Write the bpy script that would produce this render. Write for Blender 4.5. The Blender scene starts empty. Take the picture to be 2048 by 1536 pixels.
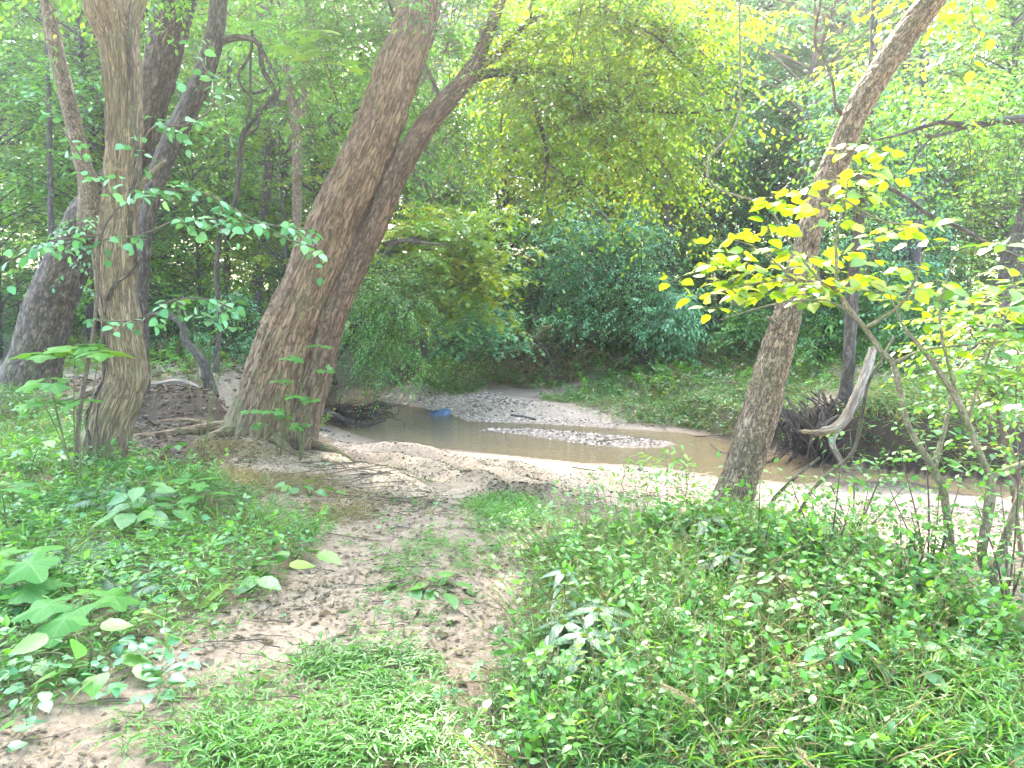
import bpy, math, random
import numpy as np
from mathutils import Vector

SC = bpy.context.scene
C = SC.collection
PI = math.pi
# ------------------------------------------------------------------ camera
F = 1490.0; CAMZ = 1.6; PITCH = math.atan(168 / F)
cam_data = bpy.data.cameras.new('camera')
cam = bpy.data.objects.new('camera', cam_data); C.objects.link(cam)
cam_data.sensor_width = 36; cam_data.lens = 36 * F / 2048
cam_data.clip_start = 0.05; cam_data.clip_end = 2000
cam.location = (0, 0, CAMZ); cam.rotation_euler = (PI / 2 - PITCH, 0, 0)
SC.camera = cam
# ------------------------------------------------------------------ sky and sun
SUN_EL = math.radians(44); SUN_AZ = math.radians(-9)
w = bpy.data.worlds.new('World'); SC.world = w; w.use_nodes = True
nt = w.node_tree; bg = nt.nodes['Background']
sky = nt.nodes.new('ShaderNodeTexSky'); sky.sky_type = 'NISHITA'; sky.sun_disc = False
sky.sun_elevation = SUN_EL; sky.sun_rotation = SUN_AZ
sky.air_density = 1.0; sky.dust_density = 3.5; sky.ozone_density = 1.0
nt.links.new(sky.outputs[0], bg.inputs[0]); bg.inputs[1].default_value = 0.15
sl = bpy.data.lights.new('sun', 'SUN'); sun = bpy.data.objects.new('sun', sl); C.objects.link(sun)
sl.energy = 2.3; sl.angle = math.radians(0.6); sl.color = (1.0, 0.93, 0.80)
sdir = Vector((math.sin(SUN_AZ) * math.cos(SUN_EL), math.cos(SUN_AZ) * math.cos(SUN_EL), math.sin(SUN_EL)))
sun.rotation_euler = (-sdir).to_track_quat('-Z', 'Y').to_euler(); sun.location = (0, 0, 30)
SC.view_settings.view_transform = 'Standard'; SC.view_settings.look = 'None'
SC.view_settings.exposure = 4.25; SC.view_settings.gamma = 1.0; SC.view_settings.use_curve_mapping = False
SC.render.engine = 'CYCLES'
cy = SC.cycles
cy.max_bounces = 7; cy.diffuse_bounces = 5; cy.glossy_bounces = 2; cy.transmission_bounces = 5
cy.transparent_max_bounces = 6; cy.volume_bounces = 0; cy.caustics_reflective = False; cy.caustics_refractive = False
cy.use_denoising = True
cy.sample_clamp_indirect = 6

# ------------------------------------------------------------------ helpers
CP, SP = math.cos(PITCH), math.sin(PITCH)
def ray(px, py):
    x = (px - 1024) / F; y = -(py - 768) / F
    return np.array([x, CP + y * SP, -SP + y * CP])
def at(px, py, D):
    d = ray(px, py); return np.array([0, 0, CAMZ]) + d * (D / d[1])
def atz(px, py, z):
    d = ray(px, py); return np.array([0, 0, CAMZ]) + d * ((z - CAMZ) / d[2])
def to_px(P):
    v = P - np.array([0, 0, CAMZ])
    f = v[:, 1] * CP - v[:, 2] * SP; u = v[:, 1] * SP + v[:, 2] * CP
    f = np.where(f > 0.05, f, 0.05)
    return 1024 + F * v[:, 0] / f, 768 - F * u / f
def nrm(v):
    return v / np.maximum(np.linalg.norm(v, axis=-1, keepdims=True), 1e-9)
def hash3(i, j, k):
    h = (i * 374761393 + j * 668265263 + k * 2147483647 ^ (k * 1274126177)) & 0x7fffffff
    h = ((h ^ (h >> 13)) * 1103515245) & 0x7fffffff
    h = ((h ^ (h >> 15)) * 12345677) & 0x7fffffff
    return (h ^ (h >> 16)) / float(0x7fffffff) * 2 - 1
def vnoise(p):
    p = np.asarray(p, float); i = np.floor(p).astype(np.int64); f = p - i; f = f * f * (3 - 2 * f)
    r = 0
    for a in (0, 1):
        for b in (0, 1):
            for c in (0, 1):
                wt = (f[:, 0] if a else 1 - f[:, 0]) * (f[:, 1] if b else 1 - f[:, 1]) * (f[:, 2] if c else 1 - f[:, 2])
                r = r + wt * hash3(i[:, 0] + a, i[:, 1] + b, i[:, 2] + c)
    return r
def fbm(p, o=3):
    r = 0; a = 1
    for k in range(o):
        r = r + a * vnoise(np.asarray(p) * 2 ** k + 17.3 * k); a *= .5
    return r / 1.8
def sstep(a, b, x):
    t = np.clip((x - a) / (b - a), 0, 1); return t * t * (3 - 2 * t)
def inside(x, y, poly):
    r = np.zeros(len(x), bool); n = len(poly)
    for i in range(n):
        x1, y1 = poly[i]; x2, y2 = poly[(i + 1) % n]
        if y1 == y2: continue
        c = ((y1 > y) != (y2 > y)) & (x < (x2 - x1) * (y - y1) / (y2 - y1) + x1)
        r ^= c
    return r
def segdist(x, y, pts, closed=False):
    d = np.full(len(x), 1e9); n = len(pts)
    for i in range(n if closed else n - 1):
        a = pts[i]; b = pts[(i + 1) % n]; ab = (b[0] - a[0], b[1] - a[1]); L = ab[0] ** 2 + ab[1] ** 2 + 1e-9
        t = np.clip(((x - a[0]) * ab[0] + (y - a[1]) * ab[1]) / L, 0, 1)
        d = np.minimum(d, np.hypot(x - a[0] - t * ab[0], y - a[1] - t * ab[1]))
    return d

class MB:
    def __init__(s): s.v = []; s.f = []; s.n = 0; s.r = []; s.uv = []
    def add(s, v, faces, r=None, uv=None):
        v = np.asarray(v, float); s.v.append(v)
        for q in faces: s.f.append(np.asarray(q, np.int64) + s.n)
        s.r.append(np.full(len(v), .5) if r is None else (np.full(len(v), float(r)) if np.isscalar(r) else r))
        s.uv.append(np.zeros((len(v), 3)) if uv is None else (uv if uv.shape[1] == 3 else np.c_[uv, np.zeros(len(uv))])); s.n += len(v)
    def build(s, name, mat, parent=None, smooth=True, extra=None):
        me = bpy.data.meshes.new(name)
        V = np.concatenate(s.v); me.vertices.add(len(V))
        if parent is not None and parent.location.length > 0: V = V - np.array(parent.location)
        me.vertices.foreach_set('co', V.astype(np.float32).ravel())
        idx = np.concatenate([f.ravel() for f in s.f])
        tot = np.concatenate([np.full(len(f), f.shape[1]) for f in s.f])
        st = np.concatenate([[0], np.cumsum(tot)[:-1]])
        me.loops.add(len(idx)); me.loops.foreach_set('vertex_index', idx.astype(np.int32))
        me.polygons.add(len(tot)); me.polygons.foreach_set('loop_start', st.astype(np.int32))
        me.polygons.foreach_set('use_smooth', np.full(len(tot), smooth))
        a = me.attributes.new('rnd', 'FLOAT', 'POINT'); a.data.foreach_set('value', np.concatenate(s.r).astype(np.float32))
        a = me.attributes.new('buv', 'FLOAT_VECTOR', 'POINT')
        uv = np.concatenate(s.uv); a.data.foreach_set('vector', uv.astype(np.float32).ravel())
        if extra:
            for k, x in extra.items():
                a = me.attributes.new(k, 'FLOAT', 'POINT'); a.data.foreach_set('value', x.astype(np.float32))
        me.update(calc_edges=True); me.validate()
        me.materials.append(mat)
        o = bpy.data.objects.new(name, me); C.objects.link(o)
        if parent is not None: o.parent = parent
        return o
def crown2(mbl, ml, mbw, mw, parent, name='crown'):
    o = mbl.build(name, ml, parent) if not mbw.n else None
    if o: return o
    nl = sum(len(f) for f in mbl.f); mbl.f += [f + mbl.n for f in mbw.f]; mbl.v += mbw.v; mbl.r += mbw.r; mbl.uv += mbw.uv; mbl.n += mbw.n
    o = mbl.build(name, ml, parent); o.data.materials.append(mw); me = o.data
    me.polygons.foreach_set('material_index', (np.arange(len(me.polygons)) >= nl).astype(np.int32)); me.update(); return o
def tag(o, label=None, cat=None, group=None, kind=None):
    if label: o['label'] = label
    if cat: o['category'] = cat
    if group: o['group'] = group
    if kind: o['kind'] = kind
    return o
def thing(name, loc, label, cat, group=None):
    o = bpy.data.objects.new(name, None); C.objects.link(o); o.location = tuple(float(q) for q in loc); o.empty_display_size = .1
    return tag(o, label, cat, group)
def copy_tree(o, label=None):
    c = o.copy(); C.objects.link(c)
    if label: c['label'] = label
    for ch in list(o.children):
        k = ch.copy(); C.objects.link(k); k.parent = c
    return c

def smooth_poly(P, R, step):
    P = np.asarray(P, float); R = np.asarray(R, float)
    Q = np.vstack([2 * P[0] - P[1], P, 2 * P[-1] - P[-2]]); RR = np.r_[R[0], R, R[-1]]
    out = []; ro = []
    for i in range(1, len(Q) - 2):
        L = np.linalg.norm(Q[i + 1] - Q[i]); n = max(1, int(math.ceil(L / step)))
        t = (np.arange(n) / n)[:, None]
        p0, p1, p2, p3 = Q[i - 1], Q[i], Q[i + 1], Q[i + 2]
        out.append(.5 * (2 * p1 + (p2 - p0) * t + (2 * p0 - 5 * p1 + 4 * p2 - p3) * t ** 2 + (3 * p1 - p0 - 3 * p2 + p3) * t ** 3))
        ts = t[:, 0]; ts = ts * ts * (3 - 2 * ts); ro.append(RR[i] * (1 - ts) + RR[i + 1] * ts)
    out.append(P[-1:]); ro.append(R[-1:])
    return np.vstack(out), np.concatenate(ro)
def tube(mb, P, R, ns=8, step=None, amp=0., fr=10., stretch=.22, rnd=.5, flare=None, cap=True):
    if step is not None: P, R = smooth_poly(P, R, step)
    P = np.asarray(P, float); R = np.asarray(R, float); n = len(P)
    T = nrm(np.gradient(P, axis=0)); N = np.zeros((n, 3))
    a = np.array([0, -1, 0.]) if abs(T[0][1]) < .8 else np.array([1, 0, 0.])
    for i in range(n):
        a = a - T[i] * np.dot(a, T[i]); a = a / np.linalg.norm(a); N[i] = a
    B = np.cross(T, N); th = np.arange(ns) / ns * 2 * PI
    s = np.r_[0, np.cumsum(np.linalg.norm(np.diff(P, axis=0), axis=1))]
    ct, st = np.cos(th), np.sin(th)
    rr = np.repeat(R[:, None], ns, 1)
    if flare:   # (height, amount, lobes, phase): root buttresses at the base
        h, am, lo, ph = flare
        k = np.exp(-s / h)[:, None]; rr = rr * (1 + am * k * (1 + .8 * np.cos(lo * th + ph) + .35 * np.cos((lo + 2) * th + 1.7 * ph))[None, :] * .6)
    if amp:
        q = np.stack([(ct[None] * R[:, None] * fr).ravel(), (st[None] * R[:, None] * fr).ravel(), np.repeat(s * fr * stretch, ns)], 1)
        w1 = fbm(q * .5 + 5, 2)[:, None] * .8
        rid = 1 - np.abs(fbm(q + w1, 3)) * 2.2
        lump = fbm(np.stack([(ct[None] * R[:, None] * 3).ravel(), (st[None] * R[:, None] * 3).ravel(), np.repeat(s * 1.3, ns)], 1) + 9, 2)
        rr = rr + (amp * (-np.clip(rid, 0, 1) * 1.2 + .35 * rid * 0) + amp * .9 * 0).reshape(n, ns) + (lump * R.repeat(ns) * .09).reshape(n, ns)
    V = P[:, None] + rr[..., None] * (ct[None, :, None] * N[:, None] + st[None, :, None] * B[:, None])
    V = V.reshape(-1, 3)
    i = np.arange(n - 1)[:, None] * ns; j = np.arange(ns)[None]; j2 = (j + 1) % ns
    Fq = np.stack([i + j, i + j2, i + ns + j2, i + ns + j], -1).reshape(-1, 4)
    uv = np.stack([np.tile(ct, n) * np.repeat(R, ns), np.tile(st, n) * np.repeat(R, ns), np.repeat(s, ns)], 1)
    faces = [Fq]
    if cap: faces += [np.arange(ns)[None, ::-1], (np.arange(ns) + (n - 1) * ns)[None]]
    mb.add(V, faces, rnd, uv)
    return P, R
def thin(mb, P3, r0, r1=None, rnd=.5):
    """many thin 3-sided tubes at once: P3 (n,k,3)"""
    n, k, _ = P3.shape; r1 = r0 * .35 if r1 is None else r1
    T = nrm(np.gradient(P3, axis=1)); up = np.array([0.13, .21, .97])
    N = nrm(np.cross(T, up)); B = np.cross(T, N)
    r0 = np.broadcast_to(r0, (n,)); r1 = np.broadcast_to(r1, (n,))
    R = r0[:, None] + (r1 - r0)[:, None] * np.linspace(0, 1, k)[None]
    vs = []
    for a in (0, 2 * PI / 3, 4 * PI / 3): vs.append(P3 + R[..., None] * (math.cos(a) * N + math.sin(a) * B))
    V = np.stack(vs, 2).reshape(-1, 3)
    b = (np.arange(n)[:, None] * k + np.arange(k - 1)[None]).reshape(-1, 1) * 3
    F_ = np.concatenate([np.stack([b[:, 0] + a, b[:, 0] + (a + 1) % 3, b[:, 0] + 3 + (a + 1) % 3, b[:, 0] + 3 + a], 1) for a in range(3)])
    mb.add(V, [F_], rnd)

# leaf templates: (along, side, up) per vertex, polygons
def T_from(outline, ribs, lift=.12, droop=.25):
    """outline: half widths at stations along the rib -> folded, drooping blade"""
    st = np.asarray(outline, float); v = []; f = []
    n = len(st)
    for t, hw in st:
        z = -droop * t * t; v.append((t, 0, z))
    for sgn in (1, -1):
        for t, hw in st[1:-1]: v.append((t, sgn * hw, -droop * t * t + lift * hw))
    m = n - 2
    for k, sgn in enumerate((1, -1)):
        o = n + k * m
        for i in range(n - 1):
            a = i; b = i + 1
            q = [a, b] + ([o + i] if i < m else []) + ([o + i - 1] if i > 0 else [])
            f.append(q if sgn < 0 else q[::-1])
    return np.array(v), f
TPL = {
 'quad': (np.array([(0, 0, 0), (.45, .27, .07), (1, 0, -.12), (.45, -.27, .07)]), [[0, 1, 2], [0, 2, 3]]),
 'oval': T_from([(0, 0), (.18, .17), (.45, .26), (.75, .17), (1, 0)], 1),
 'broad': T_from([(0, 0), (.06, .2), (.3, .36), (.6, .31), (.85, .13), (1, 0)], 1, .1, .2),
 'lance': T_from([(0, 0), (.2, .07), (.45, .09), (.75, .055), (1, 0)], 1, .3, .45),
 'stilt': T_from([(0, 0), (.15, .09), (.45, .11), (1, 0)], 1, .3, .35),
 'heart': T_from([(0, 0), (-.12, .25), (.2, .46), (.55, .38), (1, 0)], 1, .25, .2),
}
def lobed(kind):
    if kind == 'maple': R = [(0, .12), (28, .42), (52, .62), (66, .36), (88, .85), (104, .45), (130, .5), (152, .28)]
    else: R = [(0, .2), (20, .78), (42, .92), (60, .66), (78, .86), (108, .98), (132, .6), (152, .32)]
    if kind == 'tulip': R = [(0, .86), (14, 1.0), (34, .95), (50, .62), (64, .55), (80, .82), (100, .95), (120, .82), (146, .46)]
    elif kind == 'maple': R = [(0, 1.0), (16, .66), (26, .48), (44, .80), (52, .82), (68, .46), (84, .44), (104, .66), (130, .36), (155, .22)]
    v = [(.22, 0, 0)]; f = []
    ang = [(a, r) for a, r in R]; full = [(a, r) for a, r in ang] + [(-a, r) for a, r in ang[::-1] if a != 0]
    for a, r in full:
        x = math.cos(math.radians(a)) * r * .75; y = math.sin(math.radians(a)) * r * .62
        v.append((.22 + x, y, -.22 * (x * x + y * y) + .05 * abs(math.sin(math.radians(a * 2))) - (.05 if r < .6 else 0)))
    n = len(full)
    for i in range(n):
        if i == len(ang) - 1: f.append([0, 1 + i + 1 if i + 1 < n else 1, 1 + i])
        else: f.append([0, 1 + (i + 1) % n, 1 + i])
    return np.array(v), f
TPL['maple'] = lobed('maple')
def tulip():
    th = np.linspace(-PI, PI, 41)[:-1]; r = .80 + .17 * np.cos(th * 5.) * (np.abs(th) < 2.6) - .42 * np.exp(-((np.abs(th) - PI) / .35) ** 2) + .05 * np.cos(2 * th)
    v = [(.25, 0, 0)]; f = []
    for q in (.33, .68, 1.):
        for a, R_ in zip(th, r):
            x = math.cos(a) * R_ * q * .72; y = math.sin(a) * R_ * q * .62; crease = .05 * q * abs(math.sin(a * 2.5)); v.append((.25 + x, y, -.26 * (x * x + y * y) - crease))
    for i in range(40):
        j = (i + 1) % 40; f.append([0, 1 + i, 1 + j])
        for k in (0, 1): f.append([1 + k * 40 + i, 41 + k * 40 + i, 41 + k * 40 + j, 1 + k * 40 + j])
    return np.array(v), f
TPL['tulip'] = tulip()

def leaves(mb, kind, P, A, N, S, R, wide=1.):
    v, fs = TPL[kind]; A = nrm(A); N = nrm(N - A * np.sum(A * N, 1, keepdims=True)); B = np.cross(N, A)
    n = len(P); k = len(v); S = np.broadcast_to(S, (n,))[:, None, None]
    V = P[:, None] + S * (v[None, :, 0:1] * A[:, None] + wide * v[None, :, 1:2] * B[:, None] + v[None, :, 2:3] * N[:, None])
    by = {}
    for f in fs: by.setdefault(len(f), []).append(f)
    base = np.arange(n)[:, None, None] * k
    mb.add(V.reshape(-1, 3), [(base + np.array(g)[None]).reshape(-1, L) for L, g in by.items()], np.repeat(R, k),
           np.tile(v[:, :2], (n, 1)))
def twigs(mbl, mbw, rng, O, D, L, k, droop, kind, size, tilt=.27, pair=False, wr=.003, wide=1., rshift=0., spread=.9, rbase=None):
    """leafy twigs (vectorised): curve each twig, set leaves alternately along it"""
    n = len(O); D = nrm(D); L = np.broadcast_to(L, (n,))
    t = np.linspace(0, 1, k + 1)
    side = nrm(np.cross(D, np.array([0, 0, 1.])) + 1e-6)
    wig = rng.normal(0, .12, (n, 1, 1)) * np.sin(t * PI * 1.3)[None, :, None] * L[:, None, None]
    P = O[:, None] + D[:, None] * (L[:, None] * t)[..., None] + wig * side[:, None]
    P[..., 2] -= droop * L[:, None] * t[None] ** 2
    T = nrm(np.gradient(P, axis=1)); S = nrm(np.cross(T, np.array([0, 0, 1.])) + 1e-6)
    base = (rng.random(n) if rbase is None else np.clip(rbase + rng.normal(0, .12, n), 0, 1)) * .7
    for sgn in ((1, -1) if pair else (0,)):
        idx = np.arange(1, k + 1); sg = np.where(idx % 2 == 0, 1., -1.) if sgn == 0 else np.full(k, float(sgn))
        sp = np.full(k, spread); sp[-1] = .12
        A = T[:, 1:] * .6 + sg[None, :, None] * S[:, 1:] * sp[None, :, None] + rng.normal(0, .22, (n, k, 3))
        A[..., 2] -= .15
        Nn = np.array([0, 0, 1.]) + rng.normal(0, tilt, (n, k, 3))
        r = np.clip(base[:, None] + rng.random((n, k)) * .3 + rshift, 0, 1)
        s = size * (.65 + .55 * rng.random((n, k)))
        leaves(mbl, kind, P[:, 1:].reshape(-1, 3), A.reshape(-1, 3), Nn.reshape(-1, 3), s.ravel(), r.ravel(), wide)
    if mbw is not None: thin(mbw, P[:, ::max(1, k // 4)] if k > 5 else P, wr, wr * .4)

# ------------------------------------------------------------------ materials
def nodes(m): m.use_nodes = True; t = m.node_tree; t.nodes.clear(); return t
def nd(t, typ, **kw):
    n = t.nodes.new(typ)
    for k, v in kw.items():
        if k.startswith('i_'): n.inputs[k[2:].replace('_', ' ')].default_value = v
        else: setattr(n, k, v)
    return n
def ramp(t, fac, stops, interp='LINEAR'):
    r = nd(t, 'ShaderNodeValToRGB'); e = r.color_ramp.elements; r.color_ramp.interpolation = interp
    while len(e) > 2: e.remove(e[-1])
    for i, (p, c) in enumerate(stops):
        el = e[i] if i < 2 else e.new(p)
        el.position = p; el.color = (*c, 1) if len(c) == 3 else c
    t.links.new(fac, r.inputs[0]); return r.outputs[0]
def mixc(t, f, a, b, mode='MIX'):
    m = nd(t, 'ShaderNodeMix', data_type='RGBA', blend_type=mode)
    for s, v in ((m.inputs[0], f), (m.inputs[6], a), (m.inputs[7], b)):
        if isinstance(v, bpy.types.NodeSocket): t.links.new(v, s)
        else: s.default_value = v if isinstance(v, float) else (*v, 1)
    return m.outputs[2]
def math_(t, op, a, b=0., clamp=False):
    m = nd(t, 'ShaderNodeMath', operation=op, use_clamp=clamp)
    for s, v in ((m.inputs[0], a), (m.inputs[1], b)):
        if isinstance(v, bpy.types.NodeSocket): t.links.new(v, s)
        else: s.default_value = v
    return m.outputs[0]
def noise_(t, vec, scale, detail=3, rough=.6, dist=0.):
    n = nd(t, 'ShaderNodeTexNoise'); n.inputs['Scale'].default_value = scale; n.inputs['Detail'].default_value = detail
    n.inputs['Roughness'].default_value = rough; n.inputs['Distortion'].default_value = dist
    if vec is not None: t.links.new(vec, n.inputs['Vector'])
    return n.outputs['Fac']
def attr(t, name, out='Fac'): return nd(t, 'ShaderNodeAttribute', attribute_name=name).outputs[out]
def leaf_mat(name, stops, trans=.5, tcol=(1.25, 1.15, .45), gloss=.06, rough=.42, spots=.0):
    m = bpy.data.materials.new(name); t = nodes(m)
    r = attr(t, 'rnd'); oi = nd(t, 'ShaderNodeObjectInfo').outputs['Random']
    f = math_(t, 'ADD', r, math_(t, 'MULTIPLY', math_(t, 'SUBTRACT', oi, .5), .25), True)
    col = ramp(t, f, stops)
    geo = nd(t, 'ShaderNodeNewGeometry')
    big = noise_(t, geo.outputs['Position'], 1.4, 2)
    col = mixc(t, .3, col, mixc(t, big, (.5, .5, .5), (1.5, 1.5, 1.4)), 'MULTIPLY')
    # midrib and side veins, a touch paler
    uv = nd(t, 'ShaderNodeSeparateXYZ'); t.links.new(attr(t, 'buv', 'Vector'), uv.inputs[0])
    rib = math_(t, 'LESS_THAN', math_(t, 'ABSOLUTE', uv.outputs[1]), .018)
    vein = math_(t, 'SINE', math_(t, 'MULTIPLY', math_(t, 'SUBTRACT', uv.outputs[0], math_(t, 'ABSOLUTE', uv.outputs[1])), 42.))
    vein = math_(t, 'MULTIPLY', math_(t, 'GREATER_THAN', vein, .82), .35)
    col = mixc(t, math_(t, 'MAXIMUM', math_(t, 'MULTIPLY', rib, .6), vein), col, mixc(t, .45, col, (.30, .36, .16)))
    dif = nd(t, 'ShaderNodeBsdfDiffuse'); tr = nd(t, 'ShaderNodeBsdfTranslucent'); gl = nd(t, 'ShaderNodeBsdfGlossy')
    gl.inputs['Roughness'].default_value = rough; gl.inputs['Color'].default_value = (.9, 1, .95, 1)
    t.links.new(col, dif.inputs[0])
    t.links.new(mixc(t, 1., col, tcol, 'MULTIPLY'), tr.inputs[0])
    ms = nd(t, 'ShaderNodeMixShader'); ms.inputs[0].default_value = trans
    t.links.new(dif.outputs[0], ms.inputs[1]); t.links.new(tr.outputs[0], ms.inputs[2])
    lw = nd(t, 'ShaderNodeLayerWeight'); lw.inputs[0].default_value = .3
    gf = math_(t, 'ADD', math_(t, 'MULTIPLY', lw.outputs['Fresnel'], .05), gloss * .3, True)
    mg = nd(t, 'ShaderNodeMixShader'); t.links.new(gf, mg.inputs[0])
    t.links.new(ms.outputs[0], mg.inputs[1]); t.links.new(gl.outputs[0], mg.inputs[2])
    o = nd(t, 'ShaderNodeOutputMaterial'); t.links.new(mg.outputs[0], o.inputs[0])
    return m
def bark_mat(name, base, dark, lite, sc=9., stretch=.18, bump=.5, moss=.0):
    m = bpy.data.materials.new(name); t = nodes(m)
    geo = nd(t, 'ShaderNodeTexCoord'); mp = nd(t, 'ShaderNodeMapping')
    t.links.new(attr(t, 'buv', 'Vector'), mp.inputs[0]); mp.inputs['Scale'].default_value = (1, 1, stretch)
    n1 = noise_(t, mp.outputs[0], sc * 2.0, 9, .62, .5); n2 = noise_(t, geo.outputs['Object'], 2.2, 4, .6); n3 = noise_(t, geo.outputs['Object'], 60, 3, .7)
    vo = nd(t, 'ShaderNodeTexVoronoi', feature='DISTANCE_TO_EDGE'); vo.inputs['Scale'].default_value = sc * 1.7
    wv = nd(t, 'ShaderNodeVectorMath', operation='ADD'); nn = nd(t, 'ShaderNodeTexNoise'); nn.inputs['Scale'].default_value = sc * 1.5
    t.links.new(mp.outputs[0], nn.inputs['Vector'])
    sc_ = nd(t, 'ShaderNodeVectorMath', operation='SCALE'); sc_.inputs['Scale'].default_value = .16; t.links.new(nn.outputs['Color'], sc_.inputs[0])
    t.links.new(mp.outputs[0], wv.inputs[0]); t.links.new(sc_.outputs[0], wv.inputs[1]); t.links.new(wv.outputs[0], vo.inputs['Vector'])
    crack = ramp(t, vo.outputs['Distance'], [(0, (0, 0, 0)), (.22, (1, 1, 1))])
    col = ramp(t, n1, [(.28, dark), (.5, base), (.72, lite)])
    col = mixc(t, math_(t, 'MULTIPLY', math_(t, 'SUBTRACT', 1., crack), .85), col, tuple(c * .55 for c in dark))
    col = mixc(t, .55, col, mixc(t, n2, (.45, .45, .45), (1.5, 1.45, 1.4)), 'MULTIPLY')
    lich = ramp(t, noise_(t, geo.outputs['Object'], 7, 5, .75), [(.60, (0, 0, 0)), (.66, (1, 1, 1))])
    col = mixc(t, math_(t, 'MULTIPLY', lich, .35), col, tuple(min(1, c * 1.25 + .03) for c in lite))
    if moss > 0:
        sz = nd(t, 'ShaderNodeSeparateXYZ'); t.links.new(attr(t, 'buv', 'Vector'), sz.inputs[0])
        low = math_(t, 'SUBTRACT', .16, math_(t, 'MULTIPLY', sz.outputs[2], .10)); low = math_(t, 'MAXIMUM', low, -.03)
        mk = ramp(t, math_(t, 'ADD', noise_(t, geo.outputs['Object'], 5, 4, .7), low), [(.52, (0, 0, 0)), (.70, (1, 1, 1))])
        col = mixc(t, math_(t, 'MULTIPLY', mk, moss), col, (.13, .15, .06))
    b = nd(t, 'ShaderNodeBsdfPrincipled'); b.inputs['Roughness'].default_value = .9
    t.links.new(col, b.inputs['Base Color'])
    h = math_(t, 'ADD', math_(t, 'MULTIPLY', crack, .6), math_(t, 'ADD', n1, math_(t, 'MULTIPLY', n3, .3)))
    bp = nd(t, 'ShaderNodeBump'); bp.inputs['Strength'].default_value = bump; bp.inputs['Distance'].default_value = .012
    t.links.new(h, bp.inputs['Height']); t.links.new(bp.outputs[0], b.inputs['Normal'])
    o = nd(t, 'ShaderNodeOutputMaterial'); t.links.new(b.outputs[0], o.inputs[0]); return m

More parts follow.
